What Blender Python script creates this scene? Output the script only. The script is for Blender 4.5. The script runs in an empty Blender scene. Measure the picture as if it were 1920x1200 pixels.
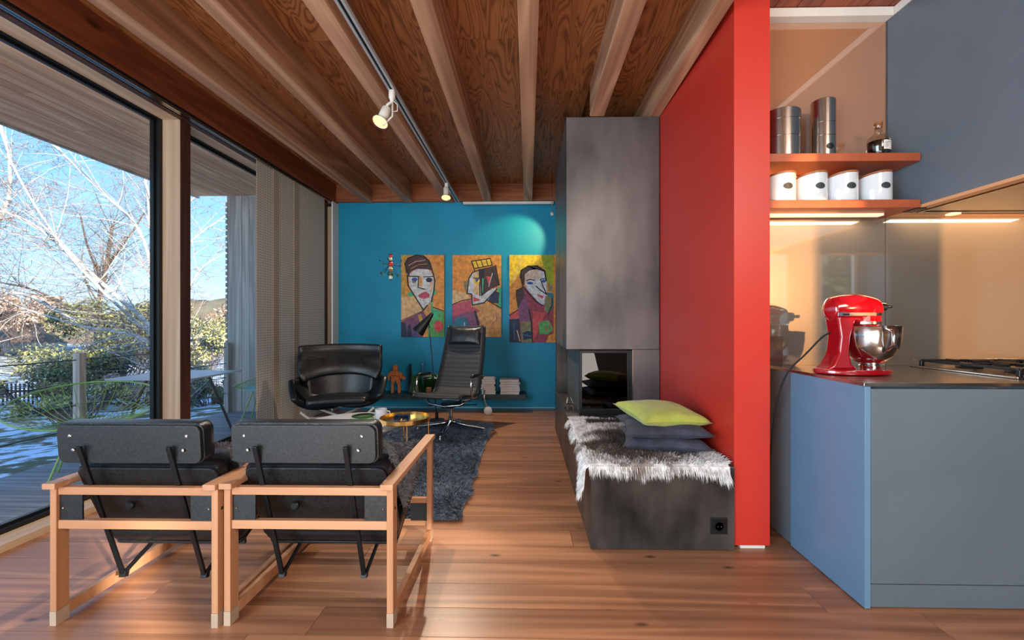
import bpy, math, random
from mathutils import Vector, Matrix, Euler, noise
random.seed(7)
S = bpy.context.scene
COL = S.collection
R = math.radians
PI = math.pi

# ---------------------------------------------------------------- camera
YAW = R(1.0743)
cd = bpy.data.cameras.new('camera')
cd.sensor_width = 36; cd.lens = 36*800/1920
cd.shift_x = -15/1920; cd.shift_y = 3/1920
cd.clip_start = .05; cd.clip_end = 500
cam = bpy.data.objects.new('camera', cd); COL.objects.link(cam)
cam.location = (0, 0, 1.12); cam.rotation_euler = (R(90), 0, YAW)
S.camera = cam

# ---------------------------------------------------------------- world, sun, lights, exposure
S.view_settings.view_transform = 'Standard'; S.view_settings.look = 'None'
S.view_settings.gamma = 1; S.view_settings.use_curve_mapping = False
S.view_settings.exposure = 0.82
W = bpy.data.worlds.new('world'); S.world = W; W.use_nodes = True
wn = W.node_tree.nodes; wl = W.node_tree.links
bgn = wn['Background']
# clear winter sky: deep blue overhead, paler towards the horizon, thin high cloud
def _rgb(c): return tuple((q/255)**2.2 for q in c)+(1,)
tcw = wn.new('ShaderNodeTexCoord'); sep = wn.new('ShaderNodeSeparateXYZ'); wl.new(tcw.outputs['Generated'], sep.inputs[0])
rp = wn.new('ShaderNodeValToRGB'); wl.new(sep.outputs['Z'], rp.inputs[0])
rp.color_ramp.elements[0].position = .0; rp.color_ramp.elements[0].color = _rgb((198, 222, 242))
rp.color_ramp.elements[1].position = .75; rp.color_ramp.elements[1].color = _rgb((70, 130, 205))
e_ = rp.color_ramp.elements.new(.14); e_.color = _rgb((150, 198, 238))
e_ = rp.color_ramp.elements.new(.36); e_.color = _rgb((98, 165, 228))
cn = wn.new('ShaderNodeTexNoise'); cn.inputs['Scale'].default_value = 2.2; cn.inputs['Detail'].default_value = 6
mpw = wn.new('ShaderNodeMapping'); mpw.inputs['Scale'].default_value = (1, 1, 3); wl.new(tcw.outputs['Generated'], mpw.inputs[0]); wl.new(mpw.outputs[0], cn.inputs['Vector'])
cr = wn.new('ShaderNodeMapRange'); cr.inputs[1].default_value = .52; cr.inputs[2].default_value = .75; cr.inputs[3].default_value = 0; cr.inputs[4].default_value = .4; wl.new(cn.outputs[0], cr.inputs[0])
cm = wn.new('ShaderNodeMix'); cm.data_type = 'RGBA'; cm.inputs[7].default_value = _rgb((236, 240, 246)); wl.new(cr.outputs[0], cm.inputs[0]); wl.new(rp.outputs[0], cm.inputs[6])
wl.new(cm.outputs[2], bgn.inputs[0]); bgn.inputs[1].default_value = 1.12

def light(kind, name, loc, energy, color, direction=(0, 0, -1), size=1, size_y=None, spot=None, blend=.5):
    l = bpy.data.lights.new(name, kind); l.energy = energy; l.color = color
    if kind == 'AREA':
        l.shape = 'RECTANGLE'; l.size = size; l.size_y = size_y or size
    elif kind == 'SPOT':
        l.spot_size = R(spot); l.spot_blend = blend; l.shadow_soft_size = size
    elif kind == 'SUN':
        l.angle = R(1.0)
    else:
        l.shadow_soft_size = size
    o = bpy.data.objects.new(name, l); COL.objects.link(o); o.location = loc
    o.rotation_euler = Vector(direction).to_track_quat('-Z', 'Y').to_euler()
    return o
SUN_D = Vector((-.75, .66, -.344))
light('SUN', 'sun', (0, 0, 8), 7.2, (1, .90, .76), SUN_D)
light('AREA', 'rear_fill', (-.6, -2.85, 1.7), 13, (1, .95, .90), (-.1, 1, .06), 4.6, 2.0)  # added area fill behind the camera; no window in the wall there
light('AREA', 'side_fill', (-2.5, -1.5, 1.45), 150, (.68, .86, 1), (1, .45, 0), 2.6, 2.3)  # added bluish fill standing inside the rear left glazing
light('AREA', 'dining_fill', (1.9, -1.2, 2.5), 46, (1, .90, .78), (-.8, 1, -.30), 1.6, .8)  # added warm fill for the lounge, no fixture modelled
light('AREA', 'rear_wall_fill', (4.6, -1.7, 2.6), 12, (1, .74, .5), (0, -.5, -1), 1.5, .6)  # added warm fill, unseen, brightening the rear wall for its reflection
light('SPOT', 'added_warm_spot', (3.2, -1.6, 1.55), 1000, (1, .46, .15), (-1.12, 3.95, -.03), .03, spot=25, blend=.12)  # added unseen spot that turns the splashback orange
light('AREA', 'ceiling_fill', (-.3, -1.0, .35), 42, (1, .92, .84), (0, .55, 1), 3.0, 1.6)  # added upward fill low behind the camera, washing the ceiling

# ---------------------------------------------------------------- helpers
class MB:
    def __init__(s):
        s.v = []; s.f = []; s.m = []; s.k = 0
    def add(s, vs, fs, k=None):
        b = len(s.v); s.v += [tuple(q) for q in vs]
        kk = s.k if k is None else k
        for f in fs:
            s.f.append(tuple(b+i for i in f)); s.m.append(kk)
    def box(s, x0, x1, y0, y1, z0, z1, k=None, M=None):
        vs = [(x, y, z) for x in (x0, x1) for y in (y0, y1) for z in (z0, z1)]
        if M: vs = [M @ Vector(q) for q in vs]
        s.add(vs, [(0, 1, 3, 2), (4, 6, 7, 5), (0, 4, 5, 1), (2, 3, 7, 6), (0, 2, 6, 4), (1, 5, 7, 3)], k)
        return s
    def bar(s, a, b, w, h, k=None, up=(0, 0, 1)):
        a = Vector(a); b = Vector(b); d = (b-a).normalized(); upv = Vector(up)
        sd = d.cross(upv)
        if sd.length < 1e-4: sd = d.cross(Vector((0, 1, 0)))
        sd.normalize(); u = sd.cross(d).normalized()
        vs = []
        for p in (a, b):
            for i, j in ((-1, -1), (1, -1), (1, 1), (-1, 1)):
                vs.append(p+sd*(i*w/2)+u*(j*h/2))
        s.add(vs, [(3, 2, 1, 0), (4, 5, 6, 7), (0, 1, 5, 4), (1, 2, 6, 5), (2, 3, 7, 6), (3, 0, 4, 7)], k)
        return s
    def tube(s, pts, r, n=8, k=None, closed=False, cap=True):
        pts = [Vector(p) for p in pts]; m = len(pts)
        rs = r if isinstance(r, (list, tuple)) else [r]*m
        vs = []; prev = None
        for i, p in enumerate(pts):
            if closed: t = pts[(i+1) % m]-pts[i-1]
            else: t = pts[min(i+1, m-1)]-pts[max(i-1, 0)]
            if t.length < 1e-9: t = Vector((0, 0, 1))
            t.normalize()
            if prev is None:
                prev = t.orthogonal().normalized()
            nrm = prev-t*prev.dot(t)
            if nrm.length < 1e-6: nrm = t.orthogonal()
            nrm.normalize(); prev = nrm; bn = t.cross(nrm)
            for j in range(n):
                a = 2*PI*j/n
                vs.append(p+(nrm*math.cos(a)+bn*math.sin(a))*rs[i])
        fs = []
        for i in range(m if closed else m-1):
            for j in range(n):
                a = i*n+j; b = i*n+(j+1) % n; c = ((i+1) % m)*n+(j+1) % n; d = ((i+1) % m)*n+j
                fs.append((a, b, c, d))
        if cap and not closed:
            fs.append(tuple(range(n-1, -1, -1))); fs.append(tuple((m-1)*n+j for j in range(n)))
        s.add(vs, fs, k); return s
    def lathe(s, prof, n=24, c=(0, 0, 0), k=None, M=None):
        vs = []
        for (r, z) in prof:
            for j in range(n):
                a = 2*PI*j/n
                p = Vector((c[0]+r*math.cos(a), c[1]+r*math.sin(a), c[2]+z))
                vs.append(M @ p if M else p)
        fs = []
        for i in range(len(prof)-1):
            for j in range(n):
                fs.append((i*n+j, i*n+(j+1) % n, (i+1)*n+(j+1) % n, (i+1)*n+j))
        if prof[0][0] > 1e-6: fs.append(tuple(range(n-1, -1, -1)))
        if prof[-1][0] > 1e-6: fs.append(tuple((len(prof)-1)*n+j for j in range(n)))
        s.add(vs, fs, k); return s
    def prism(s, poly, h0, h1, f, k=None):
        n = len(poly)
        vs = [f(p[0], p[1], h0) for p in poly]+[f(p[0], p[1], h1) for p in poly]
        fs = [tuple(range(n-1, -1, -1)), tuple(range(n, 2*n))]
        for i in range(n): fs.append((i, (i+1) % n, n+(i+1) % n, n+i))
        s.add(vs, fs, k); return s
    def grid(s, f, nu, nv, k=None, closeu=False):
        b = []
        for i in range(nu+(0 if closeu else 1)):
            for j in range(nv+1): b.append(f(i/nu, j/nv))
        fs = []
        N = nu if closeu else nu+1
        for i in range(nu):
            for j in range(nv):
                a = i*(nv+1)+j; c = ((i+1) % N)*(nv+1)+j
                fs.append((a, c, c+1, a+1))
        s.add(b, fs, k); return s
    def sphere(s, c, r, n=8, k=None, sc=(1, 1, 1)):
        m = max(4, n//2+1)
        prof = [(max(1e-7, r*math.sin(PI*i/m)), -r*math.cos(PI*i/m)) for i in range(m+1)]
        M = Matrix.Translation(c) @ Matrix.Diagonal((*sc, 1))
        return s.lathe(prof, n, (0, 0, 0), k, M)

def obj(name, mb, mats, parent=None, loc=None, rot=None, bevel=0, seg=2, smooth=False, solid=0, sub=0, sm_angle=None, fixn=False):
    me = bpy.data.meshes.new(name); me.from_pydata(mb.v, [], mb.f)
    if not isinstance(mats, (list, tuple)): mats = [mats]
    for m in mats: me.materials.append(m)
    if len(mats) > 1: me.polygons.foreach_set('material_index', mb.m)
    if fixn:
        import bmesh
        bm = bmesh.new(); bm.from_mesh(me); bmesh.ops.recalc_face_normals(bm, faces=bm.faces); bm.to_mesh(me); bm.free()
    if smooth: me.polygons.foreach_set('use_smooth', [True]*len(me.polygons))
    me.update()
    if smooth and sm_angle: me.set_sharp_from_angle(angle=R(sm_angle))
    o = bpy.data.objects.new(name, me); COL.objects.link(o)
    if parent: o.parent = parent
    if loc: o.location = loc
    if rot: o.rotation_euler = rot
    if solid:
        q = o.modifiers.new('solid', 'SOLIDIFY'); q.thickness = solid; q.offset = 0
    if sub:
        q = o.modifiers.new('sub', 'SUBSURF'); q.levels = sub; q.render_levels = sub
    if bevel:
        q = o.modifiers.new('bevel', 'BEVEL'); q.width = bevel; q.segments = seg; q.limit_method = 'ANGLE'; q.angle_limit = R(40)
        if seg > 1: me.polygons.foreach_set('use_smooth', [True]*len(me.polygons)); q.harden_normals = True
    return o

def tag(o, label=None, cat=None, group=None, kind=None):
    if label: o['label'] = label
    if cat: o['category'] = cat
    if group: o['group'] = group
    if kind: o['kind'] = kind
    return o
def thing(name, label, cat, loc=(0, 0, 0), rz=0, group=None):
    o = bpy.data.objects.new(name, None); COL.objects.link(o); o.empty_display_size = .1
    o.location = loc; o.rotation_euler = (0, 0, rz)
    return tag(o, label, cat, group)
def struct(name, mb, m, **k): return tag(obj(name, mb, m, **k), kind='structure')
def dup(src, loc, rz=None, label=None, parent=None):
    r = src.copy(); COL.objects.link(r)
    if parent: r.parent = parent
    if loc is not None: r.location = loc
    if rz is not None: r.rotation_euler = (0, 0, rz)
    if label: r['label'] = label
    for ch in list(src.children): dup(ch, None, parent=r)
    return r
def FB(x0, x1, y0, y1, z0, z1): return MB().box(x0, x1, y0, y1, z0, z1)

_f, _cx, _cy = 800, 975, 603
def at(x, y, Y):     # real point at depth Y that the photograph shows at pixel x, y
    u = (x-_cx)/_f; v = (_cy-y)/_f; c, s = math.cos(YAW), math.sin(YAW)
    d = (c*u-s, s*u+c, v); t = Y/d[1]
    return Vector((d[0]*t, Y, 1.12+d[2]*t))

# ---------------------------------------------------------------- materials
def lin(c):
    return tuple(((q/255)/12.92 if q/255 <= .04045 else ((q/255+.055)/1.055)**2.4) for q in c)+(1,)
def newmat(name):
    m = bpy.data.materials.new(name); m.use_nodes = True
    return m, m.node_tree.nodes, m.node_tree.links, m.node_tree.nodes['Principled BSDF']
def mat(name, c, rough=.5, metal=0, spec=.5, var=.06, scale=8, bump=0, bscale=60, coat=0, trans=0, ior=1.45, c2=None, stretch=(1, 1, 1), sheen=0, aniso=0):
    m, n, l, b = newmat(name)
    b.inputs['Roughness'].default_value = rough; b.inputs['Metallic'].default_value = metal
    b.inputs['Specular IOR Level'].default_value = spec; b.inputs['Coat Weight'].default_value = coat
    b.inputs['Transmission Weight'].default_value = trans; b.inputs['IOR'].default_value = ior
    b.inputs['Sheen Weight'].default_value = sheen
    c = lin(c); b.inputs['Base Color'].default_value = c
    tc = n.new('ShaderNodeTexCoord'); mp = n.new('ShaderNodeMapping'); mp.inputs['Scale'].default_value = stretch
    l.new(tc.outputs['Object'], mp.inputs[0])
    if var or c2:
        t = n.new('ShaderNodeTexNoise'); t.inputs['Scale'].default_value = scale; t.inputs['Detail'].default_value = 5
        l.new(mp.outputs[0], t.inputs['Vector'])
        r = n.new('ShaderNodeValToRGB')
        r.color_ramp.elements[0].position = .32; r.color_ramp.elements[1].position = .68
        r.color_ramp.elements[0].color = tuple(max(0, q*(1-var*2)) for q in c[:3])+(1,)
        r.color_ramp.elements[1].color = lin(c2) if c2 else tuple(min(1, q*(1+var*2)) for q in c[:3])+(1,)
        l.new(t.outputs[0], r.inputs[0]); l.new(r.outputs[0], b.inputs['Base Color'])
    if bump:
        t2 = n.new('ShaderNodeTexNoise'); t2.inputs['Scale'].default_value = bscale; t2.inputs['Detail'].default_value = 4
        l.new(mp.outputs[0], t2.inputs['Vector'])
        bp = n.new('ShaderNodeBump'); bp.inputs['Strength'].default_value = bump; bp.inputs['Distance'].default_value = .01
        l.new(t2.outputs[0], bp.inputs['Height']); l.new(bp.outputs[0], b.inputs['Normal'])
    return m
def wood(name, c1, c2, axis='X', rough=.45, grain=1.0, randv=.25, knots=True, fig=0, spec=.4, ring=9, al=.07, figw=.35, pwv=2.2, kn=2.3):
    """Planed timber: long grain stretched along the axis, cathedral figure and knots."""
    m, n, l, b = newmat(name)
    tc = n.new('ShaderNodeTexCoord'); oi = n.new('ShaderNodeObjectInfo')
    ad = n.new('ShaderNodeVectorMath'); ad.operation = 'ADD'
    sc0 = n.new('ShaderNodeVectorMath'); sc0.operation = 'SCALE'; sc0.inputs[0].default_value = (13, 7, 11); l.new(oi.outputs['Random'], sc0.inputs['Scale'])
    l.new(tc.outputs['Object'], ad.inputs[0]); l.new(sc0.outputs[0], ad.inputs[1])
    mp = n.new('ShaderNodeMapping')
    st = {'X': (al, 1, 1), 'Y': (1, al, 1), 'Z': (1, 1, al)}[axis]
    mp.inputs['Scale'].default_value = st; l.new(ad.outputs[0], mp.inputs[0])
    big = n.new('ShaderNodeTexNoise'); big.inputs['Scale'].default_value = 5.2*grain; big.inputs['Detail'].default_value = 1.5; big.inputs['Distortion'].default_value = .3+fig
    l.new(mp.outputs[0], big.inputs['Vector'])
    mu = n.new('ShaderNodeMath'); mu.operation = 'MULTIPLY'; mu.inputs[1].default_value = ring*6.28; l.new(big.outputs[0], mu.inputs[0])
    sn = n.new('ShaderNodeMath'); sn.operation = 'SINE'; l.new(mu.outputs[0], sn.inputs[0])
    mr = n.new('ShaderNodeMapRange'); mr.inputs[1].default_value = -1; mr.inputs[2].default_value = 1; l.new(sn.outputs[0], mr.inputs[0])
    pw = n.new('ShaderNodeMath'); pw.operation = 'POWER'; pw.inputs[1].default_value = pwv; l.new(mr.outputs[0], pw.inputs[0])
    fine = n.new('ShaderNodeTexNoise'); fine.inputs['Scale'].default_value = 38*grain; fine.inputs['Detail'].default_value = 6
    mp2 = n.new('ShaderNodeMapping'); mp2.inputs['Scale'].default_value = tuple(q*q if q < 1 else 1 for q in st)
    l.new(ad.outputs[0], mp2.inputs[0]); l.new(mp2.outputs[0], fine.inputs['Vector'])
    mx = n.new('ShaderNodeMix'); mx.data_type = 'FLOAT'; mx.inputs[0].default_value = 1-figw
    l.new(pw.outputs[0], mx.inputs[2]); l.new(fine.outputs[0], mx.inputs[3])
    r = n.new('ShaderNodeValToRGB'); r.color_ramp.elements[0].color = lin(c1); r.color_ramp.elements[1].color = lin(c2)
    r.color_ramp.elements[0].position = .12; r.color_ramp.elements[1].position = .8
    l.new(mx.outputs[0], r.inputs[0])
    out = r.outputs[0]
    if knots:
        vo = n.new('ShaderNodeTexVoronoi'); vo.inputs['Scale'].default_value = kn; vo.inputs['Randomness'].default_value = 1
        mp3 = n.new('ShaderNodeMapping'); mp3.inputs['Scale'].default_value = tuple(.5 if q < 1 else 1.1 for q in st)
        l.new(ad.outputs[0], mp3.inputs[0]); l.new(mp3.outputs[0], vo.inputs['Vector'])
        kr = n.new('ShaderNodeMapRange'); kr.inputs[1].default_value = .018; kr.inputs[2].default_value = .075; kr.inputs[3].default_value = 1; kr.inputs[4].default_value = 0
        l.new(vo.outputs['Distance'], kr.inputs[0])
        m2 = n.new('ShaderNodeMix'); m2.data_type = 'RGBA'; m2.inputs[7].default_value = tuple(q*.35 for q in lin(c1)[:3])+(1,)
        l.new(kr.outputs[0], m2.inputs[0]); l.new(out, m2.inputs[6]); out = m2.outputs[2]
    hs = n.new('ShaderNodeHueSaturation')
    vr = n.new('ShaderNodeMapRange'); vr.inputs[3].default_value = 1-randv; vr.inputs[4].default_value = 1+randv
    l.new(oi.outputs['Random'], vr.inputs[0]); l.new(vr.outputs[0], hs.inputs['Value']); l.new(out, hs.inputs['Color'])
    l.new(hs.outputs[0], b.inputs['Base Color'])
    b.inputs['Roughness'].default_value = rough; b.inputs['Specular IOR Level'].default_value = spec
    bp = n.new('ShaderNodeBump'); bp.inputs['Strength'].default_value = .06; bp.inputs['Distance'].default_value = .001
    l.new(mx.outputs[0], bp.inputs['Height']); l.new(bp.outputs[0], b.inputs['Normal'])
    return m
def glass(name, tint=(1, 1, 1), refl=1.0, ior=1.45, rough=0):
    m, n, l, b = newmat(name); n.remove(b)
    t = n.new('ShaderNodeBsdfTransparent'); t.inputs[0].default_value = (*tint, 1)
    g = n.new('ShaderNodeBsdfGlossy'); g.inputs['Roughness'].default_value = rough
    ge = n.new('ShaderNodeNewGeometry'); dt = n.new('ShaderNodeVectorMath'); dt.operation = 'DOT_PRODUCT'
    l.new(ge.outputs['Normal'], dt.inputs[0]); l.new(ge.outputs['Incoming'], dt.inputs[1])
    ab = n.new('ShaderNodeMath'); ab.operation = 'ABSOLUTE'; l.new(dt.outputs['Value'], ab.inputs[0])
    sb = n.new('ShaderNodeMath'); sb.operation = 'SUBTRACT'; sb.inputs[0].default_value = 1; l.new(ab.outputs[0], sb.inputs[1])
    pw = n.new('ShaderNodeMath'); pw.operation = 'POWER'; pw.inputs[1].default_value = 5; l.new(sb.outputs[0], pw.inputs[0])
    ma = n.new('ShaderNodeMath'); ma.operation = 'MULTIPLY_ADD'; ma.inputs[1].default_value = .9*refl; ma.inputs[2].default_value = .04*refl; ma.use_clamp = True
    l.new(pw.outputs[0], ma.inputs[0]); mu = ma
    mx = n.new('ShaderNodeMixShader'); l.new(mu.outputs[0], mx.inputs[0]); l.new(t.outputs[0], mx.inputs[1]); l.new(g.outputs[0], mx.inputs[2])
    l.new(mx.outputs[0], n['Material Output'].inputs[0])
    return m
def emit(name, c, st):
    m, n, l, b = newmat(name); b.inputs['Base Color'].default_value = lin(c)
    b.inputs['Emission Color'].default_value = lin(c); b.inputs['Emission Strength'].default_value = st
    return m

M = {}
M['floor'] = wood('pine_floor', (118, 76, 52), (184, 130, 94), 'X', rough=.34, randv=.11, ring=5, spec=.5, figw=.30, kn=4.2)
M['beam'] = wood('beam_timber', (138, 94, 68), (206, 160, 126), 'Y', rough=.6, randv=.10, ring=5)
M['edge_beam'] = wood('edge_beam_timber', (108, 52, 30), (150, 82, 50), 'Y', rough=.55, randv=.05, ring=6)
M['ply'] = wood('ceiling_plywood', (96, 52, 24), (166, 106, 62), 'Y', rough=.5, grain=1.3, randv=.05, knots=False, fig=.6, ring=16, al=.15, figw=.60, pwv=.45)
M['block'] = wood('blocking_timber', (130, 72, 40), (172, 104, 62), 'X', rough=.55, randv=.1)
M['redwood'] = wood('kitchen_ceiling_boards', (120, 48, 30), (168, 84, 52), 'Y', rough=.45, randv=.3)
M['frame_wood'] = wood('window_pine', (176, 150, 124), (212, 190, 164), 'Z', rough=.5, randv=.04, ring=4, knots=False)
M['frame_wood_y'] = wood('window_pine_head', (176, 148, 118), (222, 198, 170), 'Y', rough=.5, randv=.04, ring=4, knots=False)
M['frame_brown'] = wood('window_brown', (58, 34, 24), (84, 50, 36), 'Z', rough=.5, randv=.04, knots=False)
M['soffit'] = wood('soffit_boards', (190, 134, 98), (240, 196, 160), 'Y', rough=.7, randv=.14, ring=6)
M['deck'] = wood('deck_boards', (98, 104, 110), (150, 156, 162), 'X', rough=.6, randv=.12, knots=False)
M['fin'] = wood('weathered_cladding', (140, 138, 134), (196, 192, 186), 'Z', rough=.8, randv=.12, knots=False)
M['chair_wood'] = wood('chair_pine', (166, 112, 76), (196, 144, 106), 'Z', rough=.45, randv=.02, knots=False, ring=4)
M['chair_wood_x'] = wood('chair_pine_rail', (166, 112, 76), (196, 144, 106), 'X', rough=.45, randv=.02, knots=False, ring=4)
M['chair_wood_y'] = wood('chair_pine_arm', (172, 122, 88), (200, 152, 118), 'Y', rough=.4, randv=.02, knots=False, ring=4)
M['teal'] = mat('teal_paint', (0, 144, 182), .55, var=.04, scale=2.2, bump=.05, bscale=90)
M['red'] = mat('red_paint', (186, 48, 35), .42, var=.03, scale=1.5, bump=.03, bscale=120)
M['white'] = mat('white_paint', (222, 218, 210), .5, var=.02)
M['grey_wall'] = mat('grey_wall', (150, 140, 128), .7, var=.03)
M['peach_wall'] = mat('peach_wall', (205, 152, 108), .6, var=.04, scale=1)
M['rawsteel'] = mat('raw_steel_sheet', (96, 92, 94), .42, metal=.55, var=.22, scale=2.6, c2=(124, 118, 118), bump=.03, bscale=30, stretch=(1, 1, .45))
M['darksteel'] = mat('dark_steel_bench', (46, 46, 47), .34, metal=.45, var=.4, scale=4.2, c2=(90, 86, 82), bump=.03, bscale=30, stretch=(1, 1, .5))
M['firebox'] = mat('firebox_black', (26, 27, 29), .4, metal=.4, var=.1)
M['firegrey'] = mat('firebox_grey', (96, 98, 98), .35, metal=.5, var=.08)
M['track'] = mat('track_aluminium', (178, 184, 190), .4, metal=.2, var=.02)
M['black'] = mat('black_metal', (26, 28, 31), .35, metal=.3, var=.04)
M['plyblack'] = mat('black_stained_ply', (30, 32, 33), .40, var=.25, scale=120, bump=.04, bscale=200)
M['leather'] = mat('black_leather', (20, 24, 28), .32, var=.1, scale=30, bump=.18, bscale=120, spec=.6)
M['leather2'] = mat('gloss_leather', (15, 21, 24), .36, var=.1, scale=20, bump=.12, bscale=60, spec=.55)
M['chrome'] = mat('chrome', (205, 208, 210), .14, metal=1, var=.02)
M['steel'] = mat('brushed_steel', (186, 182, 176), .2, metal=1, var=.08, scale=40, stretch=(8, 8, .3))
M['steel_dark'] = mat('brushed_steel_top', (178, 174, 168), .26, metal=1, var=.05, scale=20)
M['brass'] = mat('brass', (226, 186, 110), .2, metal=1, var=.04)
M['kitchen'] = mat('grey_laminate', (98, 110, 120), .38, metal=.12, var=.03, scale=3, bump=.02, bscale=200)
M['kitchen_skylit'] = mat('grey_laminate_skylit', (106, 142, 172), .32, metal=.2, var=.02, scale=3)  # grey laminate made bluer: sky reflection put into the side's colour
M['shelf'] = mat('rust_shelf', (160, 78, 46), .4, var=.08, scale=6)
M['ceramic'] = mat('white_glaze', (205, 210, 214), .12, var=.01, coat=.5)
M['lid'] = wood('lid_wood', (120, 70, 40), (160, 100, 60), 'X', randv=.1, knots=False)
M['label_dark'] = mat('slate_label', (44, 54, 56), .5, var=.1)
M['lime'] = mat('lime_cotton', (158, 168, 70), .8, var=.05, scale=20, bump=.25, bscale=90, sheen=.2)
M['greycloth'] = mat('grey_velvet', (50, 52, 68), .8, var=.2, scale=14, bump=.5, bscale=40, sheen=.05)
M['mixer'] = mat('mixer_red', (150, 8, 22), .12, var=.02, coat=1)
M['mesh_black'] = mat('ribbed_mesh', (34, 36, 42), .55, var=.2, scale=60, stretch=(.2, 1, 4), bump=.3, bscale=60)
M['paper'] = mat('paper_edges', (190, 186, 190), .7, var=.12, scale=8, stretch=(1, 1, 30))
M['figure_wood'] = wood('figure_wood', (176, 96, 50), (210, 132, 78), 'Z', randv=.05)
M['black_slat'] = mat('teal_black_shelf', (12, 40, 50), .35, var=.04)
M['snow_green'] = None

# mirror-like back-painted glass of the kitchen wall
def splash(c=(116, 110, 102), nm='backpainted_glass'):
    m, n, l, b = newmat(nm)
    b.inputs['Base Color'].default_value = lin(c); b.inputs['Roughness'].default_value = .35
    g = n.new('ShaderNodeBsdfGlossy'); g.inputs['Roughness'].default_value = .03
    g.inputs[0].default_value = (.92, .92, .92, 1)
    mx = n.new('ShaderNodeMixShader'); mx.inputs[0].default_value = .30
    l.new(b.outputs[0], mx.inputs[1]); l.new(g.outputs[0], mx.inputs[2]); l.new(mx.outputs[0], n['Material Output'].inputs[0])
    return m
M['splash'] = splash()
M['splash_warmlit'] = splash((176, 122, 84), 'warmlit_backpainted_glass')  # upper panel's warm light put into the glass colour
M['pane'] = glass('window_glass', (.97, .99, .99), .9)
M['fireglass'] = glass('stove_glass', (.26, .25, .24), 1.9)
M['blueglass'] = glass('blue_glass', (.72, .92, .96), 2)
M['greenglass'] = glass('green_glass', (.62, .84, .48), 2)
M['oliveglass'] = glass('olive_glass', (.62, .74, .30), 2)
M['clearglass'] = glass('clear_glass', (.88, .85, .80), 1.6)
M['whisky'] = glass('dark_spirit', (.16, .05, .03), 1.0)
M['lampglow'] = emit('lamp_glow', (255, 178, 92), 2.4)
M['striplight'] = emit('strip_light', (255, 224, 180), .5)

def curtain_mat():
    m, n, l, b = newmat('woven_panel_curtain')
    tc = n.new('ShaderNodeTexCoord')
    wv = n.new('ShaderNodeTexWave'); wv.bands_direction = 'Y'; wv.inputs['Scale'].default_value = 9; wv.inputs['Distortion'].default_value = .2
    l.new(tc.outputs['Object'], wv.inputs['Vector'])
    wz = n.new('ShaderNodeTexWave'); wz.bands_direction = 'Z'; wz.inputs['Scale'].default_value = 13; wz.inputs['Distortion'].default_value = 1.5; wz.inputs['Detail'].default_value = 1
    l.new(tc.outputs['Object'], wz.inputs['Vector'])
    mm = n.new('ShaderNodeMath'); mm.operation = 'MULTIPLY'; l.new(wv.outputs[1], mm.inputs[0]); l.new(wz.outputs[1], mm.inputs[1])
    r = n.new('ShaderNodeValToRGB'); r.color_ramp.elements[0].color = lin((196, 184, 168)); r.color_ramp.elements[1].color = lin((244, 234, 218))
    l.new(mm.outputs[0], r.inputs[0]); l.new(r.outputs[0], b.inputs['Base Color']); b.inputs['Roughness'].default_value = .8
    tl = n.new('ShaderNodeBsdfTranslucent'); l.new(r.outputs[0], tl.inputs[0])
    tr = n.new('ShaderNodeBsdfTransparent')
    m1 = n.new('ShaderNodeMixShader'); m1.inputs[0].default_value = .45; l.new(b.outputs[0], m1.inputs[1]); l.new(tl.outputs[0], m1.inputs[2])
    m2 = n.new('ShaderNodeMixShader'); m2.inputs[0].default_value = .10; l.new(m1.outputs[0], m2.inputs[1]); l.new(tr.outputs[0], m2.inputs[2])
    l.new(m2.outputs[0], n['Material Output'].inputs[0])
    return m
M['curtain'] = curtain_mat()
# ================================================================ STRUCTURE
YB = 5.46          # teal wall
ZB, ZC = 2.64, 2.87   # beam underside, ceiling panels
XW = -2.55         # inner face of the window frames
# floor: subfloor plus boards laid one by one
floor = struct('floor', FB(-2.62, 7.4, -3.0, YB, -.06, -.021), M['frame_brown'])
rw = .1555
y = -3.0; row = 0
pl_mesh = {}
while y < YB-.01:
    y1 = min(y+rw, YB)
    x = -2.6-random.random()*1.6; xe = 7.4
    near = y > 1.1
    while x < xe:
        L = random.choice((1.9, 2.3, 2.7)) if near else 5.2
        x0 = max(x, -2.6); x1 = min(x+L, xe)
        if x1-x0 > .05 and not (near and x0 > 1.4 and y > 1.75):
            cx, cy = (x0+x1)/2, (y+y1)/2; hx, hy = (x1-x0)/2-.0009, (y1-y)/2-.0014
            key = (round(hx, 3), round(hy, 4))
            if key in pl_mesh:
                o = pl_mesh[key].copy(); COL.objects.link(o)
            else:
                o = obj('floor_board', FB(-hx, hx, -hy, hy, -.02, 0), M['floor'], parent=floor); pl_mesh[key] = o
            o.location = (cx, cy, 0)
        x += L
    y = y1; row += 1

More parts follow.
